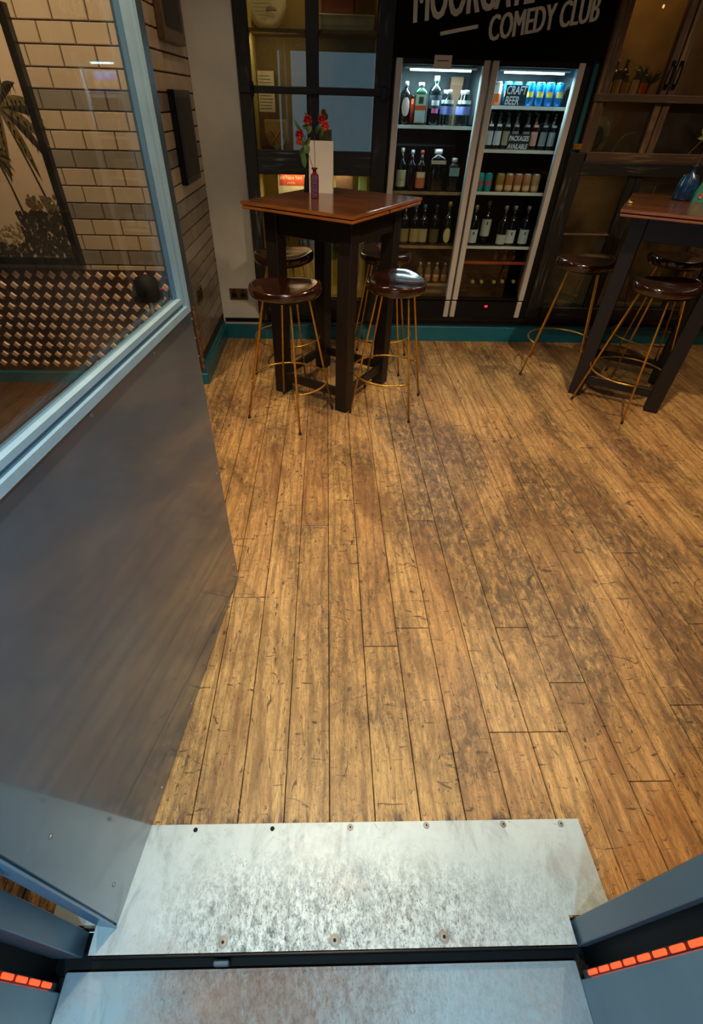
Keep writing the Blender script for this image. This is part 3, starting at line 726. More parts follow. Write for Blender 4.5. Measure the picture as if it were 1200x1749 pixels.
signtext('MOORGATE', 0.485, 1.832, 0.265, math.radians(8.0), 0.465, 0.0055)
signtext('COMEDY CLUB', 0.935, 1.768, 0.150, math.radians(9.0), 0.60, 0.004)
mk('sign_dash', bx(0, -0.0025, 0, 0.215, 0, 0.016), 'letter', sign, loc=(0.659-sx, 0, 1.786-sz), rot=(0, -math.radians(9.3), 0))
mk('base_moulding', bx(-0.605, -0.012, -0.012, 0.652, 0.0, 0.004, bev=0.003), 'signblack', sign)

# ------------------------------------------------------------------ coolers
def cooler(x0, x1, label, shelves, liner_split):
    cx = (x0+x1)/2; o = empty('drinks_cooler', (cx, 3.91, 0.215), label=label, cat='drinks cooler', group='glass door drinks coolers')
    ox, oy, oz = cx, 3.91, 0.215
    B = lambda nm, m, a, b, c, d, e, f, bev=0.0, par=None: mk(nm, bx(a-ox, b-oy, c-oz, d-ox, e-oy, f-oz, bev=bev), m, par or o)
    bm = bmesh.new()
    box(bm, x0+.002-ox, 3.935-oy, 0, x0+.02-ox, 4.5-oy, 1.69-oz); box(bm, x1-.02-ox, 3.935-oy, 0, x1-.002-ox, 4.5-oy, 1.69-oz)
    box(bm, x0+.02-ox, 4.47-oy, 0, x1-.02-ox, 4.5-oy, 1.69-oz); box(bm, x0+.02-ox, 3.935-oy, 1.672-oz, x1-.02-ox, 4.47-oy, 1.69-oz)
    mk('body', bm, 'darkliner', o)
    bm = bmesh.new(); zs = liner_split
    box(bm, x0+.02-ox, 3.95-oy, zs-oz, x0+.023-ox, 4.47-oy, 1.672-oz); box(bm, x1-.023-ox, 3.95-oy, zs-oz, x1-.02-ox, 4.47-oy, 1.672-oz)
    box(bm, x0+.023-ox, 4.30-oy, zs-oz, x1-.023-ox, 4.31-oy, 1.672-oz)
    mk('liner', bm, 'liner', o)
    B('plinth', 'blackgloss', x0+.02, 3.925, 0.215, x1-.02, 4.46, 0.365)
    d = mk('door_frame', bx(x0+.006-ox, -0.03, 0.345-oz, x0+.045-ox, 0.02, 1.69-oz, bev=0.003), 'stile', o)
    mk('door_stile', bx(x1-.045-ox, -0.03, 0.345-oz, x1-.006-ox, 0.02, 1.69-oz, bev=0.003), 'stile', o)
    mk('lower_stile', bx(x0+.006-ox, -0.026, 0.0, x0+.043-ox, 0.02, 0.335-oz, bev=0.003), 'stile', o)
    mk('lower_stile', bx(x1-.045-ox, -0.026, 0.0, x1-.008-ox, 0.02, 0.335-oz, bev=0.003), 'stile', o)
    B('kick_panel', 'black', x0+.045, 3.895, 0.215, x1-.045, 3.925, 0.335)
    B('door_pane', 'fridgeglass', x0+.045, 3.897, 0.345, x1-.045, 3.901, 1.665)
    B('top_rail', 'blackgloss', x0+.045, 3.885, 1.665, x1-.045, 3.92, 1.69)
    B('bottom_rail', 'blackgloss', x0+.045, 3.885, 0.345, x1-.045, 3.92, 0.36)
    ls = B('light_strip', 'shelf_white', x0+.07, 3.93, 1.648, x1-.07, 3.96, 1.656)
    n = 24; w = (x1-x0-.2)/n; seg = None
    for i in range(n):
        if seg is None: seg = mk('light_diode', bx(0, -0.008, 0, w*.72, 0.004, 0.009), 'led', ls); q = seg
        else: q = bpy.data.objects.new('light_diode', seg.data); link(q, ls)
        q.location = (x0+.1+i*w-ox, 3.94-oy, 1.638-oz)
    for z, m_ in shelves:
        s_ = B('shelf', 'darkliner', x0+.024, 3.965, z-0.012, x1-.024, 4.30, z)
        B('shelf_strip', m_, x0+.03, 3.957, z-0.016, x1-.03, 3.965, z+0.002, par=None).parent = s_
    lamp('cooler_lamp', 'AREA', (cx, 3.975, 1.635), 6, (0.62, 0.92, 1.0), x1-x0-.2, aim=(cx, 4.03, 1.2), size_y=0.02)
    lamp('cooler_lamp_low', 'AREA', (cx, 3.97, 1.27), 0.22, (0.7, 0.9, 1.0), x1-x0-.2, aim=(cx, 4.05, 0.6), size_y=0.02)
    return o
CA = (0.407, 0.982); CB = (0.984, 1.556)
ca = cooler(*CA, 'left glass door cooler holding spirit bottles, behind the left bar table', [(1.383, 'shelf_white'), (1.03, 'shelf_tan'), (0.698, 'shelf_tan'), (0.44, 'shelf_tan')], 1.39)
cb = cooler(*CB, 'right glass door cooler with blue cans on its top shelf', [(1.489, 'shelf_white'), (1.27, 'shelf_white'), (1.037, 'shelf_white'), (0.703, 'shelf_white'), (0.60, 'shelf_red')], 1.28)
dp = mk('red_display', bx(1.235-1.27, 3.889-3.91, 0.288-0.215, 1.285-1.27, 3.896-3.91, 0.308-0.215, bev=0.001), 'blackgloss', cb)
for dx in (-0.012, 0.0):
    mk('lit_digit', frame_loop(dx, 0.077, dx+0.008, 0.091, 0.002, -0.0225, -0.0205), 'reddot', dp)
st = tag(mk('paper_notice', bx(-0.052, -0.001, -0.03, 0.052, 0.001, 0.03), 'card'), 'small pale paper notice stuck above the left cooler light', 'notice'); st.location = (0.69, 3.884, 1.676)
mk('printed_line', bx(-0.035, -0.0018, 0.004, 0.035, -0.001, 0.008), 'inkline', st)
# strip between cooler and brown cabinet, teal paints in the cooler's glow
tag(mk('trim_glow', bx(1.604, 3.885, 1.16, 1.632, 3.95, 1.69, bev=0.003), plain('cooler glow teal', (30, 78, 90), 0.3)), kind='structure')
tag(mk('trim_8', bx(1.556, 3.9, 0.215, 1.655, 3.96, 1.69), 'black'), kind='structure')
tag(mk('trim_7', bx(0.392, 3.9, 0.215, 0.407, 3.96, 1.7), 'black'), kind='structure')

# ------------------------------------------------------------------ bottles and cans
MC = {}
def cm(c, rough=0.3, metal=0.0):
    k = (c, rough, metal)
    if k not in MC: MC[k] = plain('colour %02x%02x%02x' % c, c, rough, metal, var=0.08)
    return MC[k]
PROF = {
 'beer': [(.92, 0), (1, .02), (1, .56), (.9, .64), (.5, .76), (.40, .82), (.38, .96)],
 'wine': [(.95, 0), (1, .015), (1, .60), (.92, .66), (.5, .73), (.36, .78), (.34, .97)],
 'spirit': [(.95, 0), (1, .015), (1, .66), (.88, .73), (.4, .80), (.34, .84), (.34, .93)],
 'square': [(.95, 0), (1, .015), (1, .70), (.85, .76), (.42, .82), (.4, .90)],
 'soda': [(.85, 0), (.95, .03), (1, .3), (.85, .42), (1, .58), (.7, .74), (.42, .86), (.4, .96)],
}
def bottle(loc, R, H, kind, glassc, labc, labz, capc, label, cat='bottle', group=None, labw=1.0, name='bottle', extra=None, clear=False, oval=False):
    o = empty(name, loc, 0, label, cat, group)
    n = 20; prof = [(r*R, z*H) for r, z in PROF[kind]]
    bm = bmesh.new(); lathe(bm, prof, n)
    if kind == 'square':
        for v in bm.verts:
            if v.co.z < .78*H:
                a = math.atan2(v.co.y, v.co.x); k = min(1.25, 1/max(abs(math.cos(a)), abs(math.sin(a)))); v.co.x *= k*.92; v.co.y *= k*.92
    mk('glass_body', bm, glassc if not isinstance(glassc, tuple) else cm(glassc, 0.12), o, True)
    if labc:
        z0, z1 = labz[0]*H, labz[1]*H; rr = R*1.015
        bm = bmesh.new()
        if oval:
            for i in range(1): pass
            cols = 10; rows = []
            for j in range(cols+1):
                t = -1+2*j/cols; a = -PI/2+t*0.75; hh = math.sqrt(max(0, 1-t*t))*(z1-z0)/2; zc = (z0+z1)/2
                rows.append((bm.verts.new((rr*math.cos(a), rr*math.sin(a), zc-hh-.0005)), bm.verts.new((rr*math.cos(a), rr*math.sin(a), zc+hh+.0005))))
            for a, b in zip(rows, rows[1:]): bm.faces.new((a[0], b[0], b[1], a[1]))
        elif kind == 'square':
            box(bm, -R*.8, -R*.935, z0, R*.8, -R*.915, z1)
        else:
            lathe(bm, [(rr, z0), (rr, z1)], 12, a0=-PI/2-1.25*labw, a1=-PI/2+1.25*labw)
        mk('paper_label', bm, cm(labc, 0.6), o)
    if extra:
        for (c, za, zb, w) in extra:
            bm = bmesh.new(); rr = R*1.03
            if kind == 'square': box(bm, -R*w, -R*.96, za*H, R*w, -R*.935, zb*H)
            else: lathe(bm, [(rr, za*H), (rr, zb*H)], 8, a0=-PI/2-w, a1=-PI/2+w)
            mk('label_band', bm, cm(c, 0.6), o)
    if capc:
        bm = bmesh.new(); t = prof[-1][0]; z = prof[-1][1]; lathe(bm, [(t*1.12, z-.07*H), (t*1.15, z-.01*H), (t*1.12, z+.03*H), (t*.9, z+.035*H)], 14)
        mk('cap', bm, cm(capc, 0.35, 0.3), o, True)
    return o
def can(loc, R, H, c, top, label, band=None, group=None, band2=None, name='drink_can'):
    o = empty(name, loc, 0, label, 'can', group)
    bm = bmesh.new(); lathe(bm, [(R*.82, 0), (R, .04*H), (R, .90*H), (R*.97, .92*H)], 20); mk('can_body', bm, cm(c, .3, .2), o, True)
    bm = bmesh.new(); lathe(bm, [(R*.98, .915*H), (R*.86, .975*H), (R*.86, H), (R*.8, H), (R*.78, .98*H)], 20); mk('can_top', bm, cm(top, .3, .7), o, True)
    for b in (band, band2):
        if b:
            bm = bmesh.new(); lathe(bm, [(R*1.012, b[1]*H), (R*1.012, b[2]*H)], 10, a0=-PI/2-b[3], a1=-PI/2+b[3]); mk('can_artwork', bm, cm(b[0], .4), o)
    return o
DG = (10, 16, 14); CLR = M['cg'] = glass('clear bottle glass', (200, 214, 214), 1.6)
ORD = ['first', 'second', 'third', 'fourth', 'fifth', 'sixth', 'seventh', 'eighth', 'ninth']
# left cooler, shelf 1 (z 1.383)
z = 1.384; yy = 4.01; g = 'spirit bottles on the left cooler top shelf'
bottle((.503, yy, z), .036, .215, 'spirit', (26, 18, 20), (226, 190, 180), (.2, .62), (190, 190, 200), 'dark bottle with a round pale pink label, far left of the top spirit shelf', group=g, oval=True)
bottle((.56, 4.08, z), .03, .15, 'spirit', (196, 60, 36), None, None, (60, 30, 24), 'red bottle tucked behind the pink labelled and green bottles', group=g)
bottle((.596, yy-.01, z), .042, .218, 'square', (16, 52, 34), (206, 216, 200), (.06, .68), (170, 180, 190), 'square dark green bottle with a cream label and orange band', group=g, extra=[((232, 92, 30), .34, .44, .82), ((40, 80, 50), .48, .63, .35), ((196, 220, 226), .08, .30, .6)])
bottle((.69, yy, z), .042, .245, 'spirit', (14, 20, 24), (60, 66, 76), (.34, .6), (150, 205, 205), 'tall black bottle with white lettering and a pink mark', group=g, extra=[((222, 222, 232), .40, .5, .6), ((236, 120, 180), .25, .34, .5)])
k_ = 0
for (x, y) in ((.775, 3.99), (.765, 4.06), (.79, 4.13), (.885, 3.99), (.875, 4.06), (.9, 4.13)):
    side = 'left' if x < .83 else 'right'; d_ = {3.99: 'front', 4.06: 'middle', 4.13: 'rear'}[y]
    bottle((x, y, z), .036, .175, 'soda', 'cg', (120, 130, 200), (.32, .55), (232, 222, 214), '%s bottle of the %s row of clear blue labelled bottles' % (d_, side), group='clear blue labelled bottles in the left cooler', extra=[((214, 232, 236), .62, .72, .9)])
o = empty('carton', (.86, 4.22, z), label='brown card upright behind the clear blue labelled bottles', cat='carton'); mk('body', bx(-.04, 0, 0, .04, .03, .24, bev=.002), cm((150, 110, 84), .8), o); mk('flap', bx(-.04, -.002, .2, .04, 0, .24), cm((166, 124, 96), .8), o)
# shelf 2 (z 1.03)
z = 1.031; g = 'bottles on the left cooler second shelf'
bottle((.515, yy, z), .034, .235, 'wine', DG, (196, 196, 150), (.1, .5), (206, 200, 170), 'dark wine bottle with a cream label behind the table edge', group=g, extra=[((170, 172, 120), .26, .29, .6)])
bottle((.585, yy, z), .032, .225, 'wine', (14, 14, 18), None, None, (186, 190, 200), 'unlabelled black bottle with a silver cap on the second spirit shelf', group=g)
bottle((.65, yy, z), .034, .225, 'wine', (26, 14, 12), (214, 110, 66), (.08, .48), (150, 70, 44), 'dark bottle with an orange and red label', group=g, extra=[((232, 206, 160), .34, .48, .9)])
bottle((.757, yy, z), .06, .25, 'square', 'cg', (190, 186, 176), (.62, .70), (200, 200, 196), 'big square clear bottle in the middle of the left cooler', group=g)
bottle((.875, yy, z), .042, .2, 'square', 'cg', (126, 160, 170), (.45, .68), (190, 200, 200), 'smaller square clear bottle at the right of the second shelf', group=g)
# shelf 3 (z .698)
z = .699; g = 'wine bottles on the left cooler third shelf'
for i, (x, c, cp) in enumerate(((.575, (150, 130, 84), (70, 120, 140)), (.65, (176, 152, 96), (70, 120, 140)), (.712, (172, 156, 104), (80, 130, 150)), (.797, (92, 80, 44), (60, 60, 66)))):
    bottle((x, yy, z), .035, .25, 'wine', DG, c, (.08, .42), cp, '%s dark wine bottle from the left on the third shelf of the left cooler' % ORD[i], group=g)
bottle((.89, yy, z), .038, .27, 'wine', (26, 30, 10), (206, 196, 128), (.08, .42), (196, 176, 70), 'dark bottle with an oval cream label and gold neck', group=g, oval=True)
# shelf 4 (z .44)
z = .441
o = empty('wooden_crate', (.80, 4.04, z-.06), label='pale brown crate under the small bottles at the bottom of the left cooler', cat='crate')
mk('body', bx(-.24, -.055, -.04, .165, .1, .058, bev=.003), cm((140, 100, 66), .7), o); mk('front_slat', bx(-.24, -.058, .02, .165, -.055, .05), cm((156, 114, 76), .7), o)
for i, x in enumerate((.73, .795, .86, .925)):
    bottle((x, 4.02, z), .024, .135, 'beer', (120, 84, 60), (190, 120, 70), (.05, .4), (200, 190, 170), '%s small amber bottle from the left above the wooden crate' % ORD[i], group='small bottles above the crate', extra=[((212, 170, 110), .28, .4, 1.2)])
# right cooler cans (z 1.489)
z = 1.490; g = 'blue cans on the right cooler top shelf'
can((1.075, 3.995, z), .027, .112, (236, 120, 52), (226, 230, 232), 'white and orange can at the left end of the top can shelf', ((236, 232, 230), .5, .88, 1.3), g)
can((1.04, 4.05, z), .027, .112, (226, 96, 40), (226, 230, 232), 'orange can half hidden behind the cooler door stile', ((240, 236, 230), .55, .88, 1.2), g)
for i, x in enumerate((1.145, 1.205, 1.28, 1.345, 1.405, 1.47)):
    can((x, 4.02 if i < 2 else 3.995, z), .0285, .114, (22, 132, 214), (70, 190, 240), ('blue can behind the lettered beer card, %s' % ('on its left', 'on its right')[i]) if i < 2 else '%s fully visible blue can from the right end of the top shelf' % ORD[5-i], ((224, 206, 80), .38, .62, .75), g, ((206, 60, 60), .54, .62, .8))
def card_sign(x, z, w, h, lines, size, label):
    o = empty('price_card', (x, 3.966, z), 0, label, 'card')
    mk('card', bx(-w/2, -.002, 0, w/2, .001, h), cm((16, 40, 56), .5), o)
    for i, t in enumerate(lines):
        text_obj(t, 'card_lettering', 'chalk', size, (-w/2+.004, -.0022, h-(i+1)*h/len(lines)+.006), (PI/2, 0, 0), o, .74, .15, .0009, .0003)
card_sign(1.19, 1.4905, .138, .098, ['CRAFT', 'BEER'], .056, 'dark card lettered craft beer standing before the blue cans')
card_sign(1.27, 1.2715, .145, .082, ['PACKAGES', 'AVAILABLE'], .036, 'dark blue card about packages in front of the bottle row')
# right shelf 2 (z 1.27)
z = 1.271
front = [((20, 30, 34), (206, 216, 222)), ((20, 30, 34), (210, 220, 226)), ((26, 30, 22), (170, 164, 140)), ((22, 26, 24), (150, 150, 140)), ((20, 18, 18), (120, 130, 140)), ((44, 20, 18), (222, 170, 160)), ((16, 22, 28), (140, 162, 168)), ((16, 22, 28), (146, 168, 172))]
for i, ((gc, lc), x) in enumerate(zip(front, (1.072, 1.126, 1.182, 1.24, 1.312, 1.368, 1.43, 1.487))):
    bottle((x, 3.99, z), .0255, .19, 'beer', gc, lc, (.12, .50), (40, 50, 56), '%s beer bottle from the left in the front row of the right cooler' % ORD[i], group='front row of beer bottles', labw=.9, extra=[(tuple(min(255, v+30) for v in lc), .62, .68, .6)])
for i, (x, c) in enumerate(((1.085, (40, 90, 190)), (1.15, (30, 70, 160)), (1.21, (190, 190, 180)), (1.275, (190, 190, 180)), (1.335, (60, 44, 36)), (1.395, (60, 44, 36)), (1.455, (170, 200, 214)), (1.51, (170, 200, 214)))):
    bottle((x, 4.12, z+.0), .0255, .2, 'beer', (22, 24, 22), c, (.45, .68), (90, 100, 104), '%s beer bottle from the left in the rear row of the right cooler' % ORD[i], group='rear row of beer bottles', labw=.9)
# right shelf 3 (z 1.037)
z = 1.038; g = 'cans on the right cooler third shelf'
for i, x in enumerate((1.068, 1.125)):
    can((x, 3.995, z), .0265, .104, (52, 178, 184), (90, 214, 218), '%s of the two turquoise cans' % ('left', 'right')[i], ((196, 90, 110), .35, .62, .7), g)
for i, x in enumerate((1.207, 1.27, 1.332, 1.394, 1.456)):
    can((x, 3.995, z), .029, .104, ((176, 138, 66), (190, 136, 84), (194, 128, 84), (190, 140, 96), (196, 160, 120))[i], (228, 216, 206), '%s copper coloured can counted from the turquoise cans' % ORD[i], ((226, 190, 140), .12, .38, 1.0), g)
# right shelf 4 (z .703)
z = .704; g = 'wine bottles on the right cooler'
for i, (x, y, H, lc, lz) in enumerate(((1.082, 3.995, .25, (206, 212, 214), (.08, .42)), (1.185, 4.05, .27, (200, 206, 196), (.2, .6)), (1.298, 3.995, .25, (196, 198, 196), (.06, .30)), (1.366, 4.0, .25, (206, 210, 206), (.08, .42)), (1.462, 3.995, .25, (186, 208, 214), (.08, .44)))):
    bottle((x, y, z), .036, H, 'wine', DG, lc, lz, (150, 146, 140), '%s white labelled wine bottle from the left in the right cooler' % ORD[i], group=g, extra=[((70, 74, 72), lz[1]-.13, lz[1]-.05, .14)] if i != 2 else None)
# lying bottles
for i, (x, zz) in enumerate(((1.20, .43), (1.30, .43), (1.365, .435), (1.455, .435), (1.13, .43))):
    o = bottle((x, 4.28, zz), .034, .27, 'wine', (20, 22, 14), None, None, (200, 178, 96), ('gold capped wine bottle lying low in the right cooler, %s from left' % ['second', 'third', 'fourth', 'rightmost', 'first'][i]), group='lying wine bottles')
    o.rotation_euler = (PI/2-.05, 0, .12)
o = empty('wire_rack', (1.27, 4.13, .366), label='low dark rack holding the lying wine bottles', cat='rack')
for y_ in (-.03, .1): mk('rail', bx(-.24, y_-.004, .018, .24, y_+.004, .026), 'blackgloss', o)
for x_ in (-.235, .235): mk('leg', bx(x_-.004, -.035, 0, x_+.004, .105, .018), 'blackgloss', o)
for i, x in enumerate((1.30, 1.375, 1.44)):
    bottle((x, 4.03, .601), .02, .062, 'beer', (120, 60, 40), None, None, (206, 190, 170), '%s miniature bottle from the left on the red shelf' % ORD[i], group='miniatures on the red shelf')

# ------------------------------------------------------------------ right brown cabinet
O = (2.55, 3.91, 0.215)
cab2 = empty('display_cabinet', O, label='worn brown glazed cabinet with double doors behind the right bar table', cat='cabinet')
Q = lambda nm, m, *a, bev=0.003: part_box(nm, m, cab2, *O, *a, bev=bev)
Q('frame_stile', 'brownwood', 1.656, 3.88, 1.27, 1.722, 3.94, 2.45)
Q('frame_stile', 'darkwood', 1.600, 3.88, 0.215, 1.715, 3.94, 1.27)
Q('inner_bead', 'brownwood', 1.722, 3.895, 1.27, 1.742, 3.93, 2.45)
Q('door_stile', 'brownwood', 2.055, 3.885, 1.27, 2.098, 3.935, 2.45)
Q('door_stile', 'brownwood', 2.106, 3.885, 1.27, 2.150, 3.935, 2.45)
Q('door_stile', 'darkwood', 2.055, 3.885, 0.3, 2.10, 3.935, 1.15)
Q('door_stile', 'darkwood', 2.105, 3.885, 0.3, 2.150, 3.935, 1.15)
Q('glazing_bar', 'brownwoodx', 1.65, 3.87, 1.522, 2.75, 3.93, 1.56)
Q('middle_rail', 'brownwoodx', 1.70, 3.88, 1.225, 3.3, 3.94, 1.275)
Q('middle_rail', 'darkwoodx', 1.70, 3.875, 1.15, 3.3, 3.94, 1.225)
Q('lower_bar', 'brownwoodx', 1.715, 3.895, 0.795, 2.055, 3.925, 0.808)
Q('bottom_rail', 'darkwoodx', 1.70, 3.88, 0.215, 3.3, 3.94, 0.30)
Q('frame_stile', 'brownwood', 2.70, 3.88, 0.215, 2.78, 3.94, 2.45)
Q('frame_stile', 'brownwood', 3.3, 3.88, 0.215, 3.4, 3.94, 2.45)
for a, b in ((1.735, 2.055), (2.15, 2.70), (2.78, 3.3)):
    for z0, z1 in ((1.56, 2.45), (1.275, 1.522)): Q('pane', 'oldglass', a, 3.908, z0, b, 3.912, z1, bev=0)
Q('pane', 'oldglass', 1.715, 3.908, .808, 2.055, 3.912, 1.15, bev=0); Q('pane', 'oldglass', 1.715, 3.908, .30, 2.055, 3.912, .795, bev=0)
Q('pane', 'oldglass', 2.15, 3.908, .30, 2.70, 3.912, 1.15, bev=0); Q('pane', 'oldglass', 2.78, 3.908, .30, 3.3, 3.912, 1.15, bev=0)
M['umber'] = plain('umber backing', (140, 112, 68), 0.8, var=0.45, scale=4)
M['palecream'] = plain('pale cream backing', (186, 172, 148), 0.8, var=0.06)
Q('back_panel', 'umber', 1.60, 4.28, 0.215, 3.4, 4.3, 2.45, bev=0)
Q('cream_panel', 'palecream', 2.32, 3.99, 0.32, 3.28, 4.0, 1.1, bev=0)
Q('side_panel', 'umber', 1.60, 3.94, 0.215, 1.615, 4.28, 2.45, bev=0)
Q('shelf', 'umber', 1.615, 3.95, 1.535, 3.4, 4.28, 1.55, bev=0); Q('shelf', 'umber', 1.615, 3.95, 1.205, 3.4, 4.28, 1.225, bev=0)
lamp('cabinet_fill_right', 'AREA', (1.95, 3.955, 2.2), 3.6, (1.0, 0.74, 0.48), 0.4, aim=(1.95, 4.12, 1.5), size_y=0.1)  # fill added to brighten the upper backing of the brown cabinet
lamp('cabinet_fill_right_low', 'AREA', (1.9, 4.0, 1.19), 0.7, (1.0, 0.82, 0.5), 0.3, aim=(1.9, 4.2, 0.5), size_y=0.1)  # fill added to brighten the lower panes
lamp('cabinet_fill_cream', 'AREA', (2.85, 3.96, 1.13), 0.5, (1.0, 0.86, 0.66), 0.5, aim=(2.8, 4.0, 0.5), size_y=0.03)  # fill added to brighten the cream panel
lamp('cabinet_lamp_right_mid', 'AREA', (1.9, 3.98, 1.52), 0.25, (1.0, 0.8, 0.5), 0.3, aim=(1.9, 4.2, 1.2), size_y=0.05)
for hx_ in (2.078, 2.127):
    bm = bmesh.new(); tube(bm, [(hx_-O[0], -.026, 1.60-O[2]), (hx_-O[0], -.046, 1.612-O[2]), (hx_-O[0], -.05, 1.65-O[2]), (hx_-O[0], -.046, 1.688-O[2]), (hx_-O[0], -.026, 1.70-O[2])], .006, 8)
    for zz in (1.598, 1.702): box(bm, hx_-O[0]-.011, -.03, zz-.011-O[2], hx_-O[0]+.011, -.024, zz+.011-O[2])
    mk('door_handle', bm, 'blackgloss', cab2)
o = empty('oval_dish', (1.87, 4.18, 1.226), label='mottled green oval dish leaning behind the lower left pane of the brown cabinet', cat='dish')
M['mottled'] = plain('mottled sage glaze', (120, 128, 92), .35, var=.5, scale=30); M['mottled2'] = plain('dark green glaze', (44, 62, 44), .35, var=.4, scale=30)
for R_, y0_, m_, nm in ((1, 0, 'mottled', 'rim'), (.5, -.006, 'mottled2', 'centre_motif')):
    bm = bmesh.new(); lathe(bm, [(.001, .0), (.075*R_, .002), (.09*R_, .012), (.086*R_, .013), (.07*R_, .006), (.001, .005)], 28, cap=False)
    for q in bm.verts: q.co.y *= 1.25
    mk(nm, bm, m_, o, True, (0, y0_, .115), (PI/2, 0, 0))
bm = bmesh.new(); 
for x, z in ((1.622, 1.19), (1.632, 1.31)): lathe(bm, [(.012, 0), (.01, .006), (.004, .009)], 10, c=(x-O[0], 0, z-O[2]))
for v in bm.verts: v.co.y -= .03
mk('hinge', bx(1.605-O[0], -.042, 1.285-O[2], 1.66-O[0], -.03, 1.315-O[2], bev=.003), 'gold', cab2); bm.free()
# small jars and bottles on its shelf
z = 1.551; cols = [(222, 206, 170), (214, 196, 158), (196, 150, 84), (226, 214, 186), (230, 120, 50), (240, 150, 80)]
for i, x in enumerate((1.78, 1.835, 1.89, 1.95, 2.01, 2.18)):
    bottle((x, 4.03, z), .025, .105+.02*(i % 2), 'beer', (60, 46, 30), cols[i], (.06, .62), (180, 150, 100), '%s labelled small bottle from the left behind the brown cabinet glass' % ORD[i], group='small bottles in the brown cabinet')
for i, (x, h) in enumerate(((1.86, .17), (1.79, .2), (1.92, .18))):
    bottle((x, 4.15, z), .028, h, 'wine', (30, 36, 22), None, None, (120, 110, 80), '%s dark unlabelled bottle at the back of the brown cabinet shelf' % ORD[i], group='dark bottles in the brown cabinet')
M['leaf'] = plain('green leaf', (66, 92, 44), 0.5, var=0.3); M['leafpale'] = plain('pale green leaf', (122, 132, 70), 0.5, var=0.2); M['stem'] = plain('stem', (70, 62, 36), 0.6)
M['petal'] = plain('red petal', (168, 28, 26), 0.5, var=0.2); M['petalo'] = plain('orange red petal', (200, 58, 30), 0.5, var=0.2)
def leaf_bm(bm, base, tip, w, bend=0.0, n=5):
    base, tip = Vector(base), Vector(tip); d = tip-base; u = d.cross(Vector((0, 1, .3))).normalized(); nrm = d.cross(u).normalized(); L = []
    for i in range(n+1):
        t = i/n; ww = w*math.sin(PI*min(1, max(0.03, t)))**.8 if 0 < t < 1 else w*.04; c = base+d*t+nrm*bend*math.sin(PI*t)
        L.append((bm.verts.new(c+u*ww), bm.verts.new(c), bm.verts.new(c-u*ww)))
        L[-1][1].co -= nrm*ww*.25
    for a, b in zip(L, L[1:]):
        bm.faces.new((a[0], b[0], b[1], a[1])); bm.faces.new((a[1], b[1], b[2], a[2]))
o = empty('leafy_plant', (2.06, 4.12, z), label='small dark leafy plant behind the brown cabinet glass', cat='plant')
bm = bmesh.new(); lathe(bm, [(.028, 0), (.035, .06), (.032, .06), (.03, .05)], 14); mk('pot', bm, cm((90, 60, 40), .6), o)
bm = bmesh.new()
for i in range(26):
    a = random.uniform(0, 2*PI); e = random.uniform(.2, 1.4); L_ = random.uniform(.06, .13)
    leaf_bm(bm, (0, 0, .055), (L_*math.cos(a)*math.cos(e), L_*.6*math.sin(a)*math.cos(e), .055+L_*math.sin(e)), .01, .01)
mk('foliage', bm, 'leaf', o)

# ------------------------------------------------------------------ bar tables
def bar_table(loc, ang, label, sx_=0.76, sy_=0.69):
    o = empty('bar_table', loc, ang, label, 'table', 'tall bar tables')
    hx, hy = sx_/2, sy_/2
    mk('tabletop', bx(-hx, -hy, 1.076, hx, hy, 1.093, bev=0.004, seg=2), 'top', o)
    mk('edge_lipping', frame2d(hx+.0015, hy+.0015, .012, 1.078, 1.0905), 'edge', o)
    mk('draw_leaf', bx(-hx+.002, -hy+.001, 1.058, -.008, hy-.001, 1.073, bev=.003), 'edge', o)
    mk('draw_leaf', bx(.008, -hy+.001, 1.058, hx-.002, hy-.001, 1.073, bev=.003), 'edge', o)
    q = .28; L = .082
    for ax in (-1, 1):
        for ay in (-1, 1):
            x0, x1 = sorted((ax*q, ax*(q-L))); y0, y1 = sorted((ay*q, ay*(q-L)))
            mk('leg', bx(x0, y0, 0.0, x1, y1, 1.058, bev=.003), 'espresso', o)
    for ay in (-1, 1):
        y0, y1 = sorted((ay*(q-.012), ay*(q-.036)))
        mk('apron', bx(-q+L, y0, .94, q-L, y1, 1.058, bev=.002), 'espresso', o)
        mk('stretcher', bx(-q+L, y0-.008*ay if ay > 0 else y0+.008, .09, q-L, y1-.008*ay if ay > 0 else y1+.008, .145, bev=.002), 'espresso', o)
    for ax in (-1, 1):
        x0, x1 = sorted((ax*(q-.012), ax*(q-.036)))
        mk('apron', bx(x0, -q+L, .94, x1, q-L, 1.058, bev=.002), 'espresso', o)
        mk('stretcher', bx(x0, -q+L, .09, x1, q-L, .145, bev=.002), 'espresso', o)
    return o
def frame2d(hx, hy, w, z0, z1):
    bm = bmesh.new()
    for a in ((-hx, -hy, hx, -hy+w), (-hx, hy-w, hx, hy), (-hx, -hy+w, -hx+w, hy-w), (hx-w, -hy+w, hx, hy-w)): box(bm, a[0], a[1], z0, a[2], a[3], z1)
    return bm
bar_table((0.048, 3.09, 0), math.radians(56.5), 'tall dark bar table with the vase and white menu card')
bar_table((2.075, 3.115, 0), math.radians(59), 'tall dark bar table at the right edge under the brown cabinet')

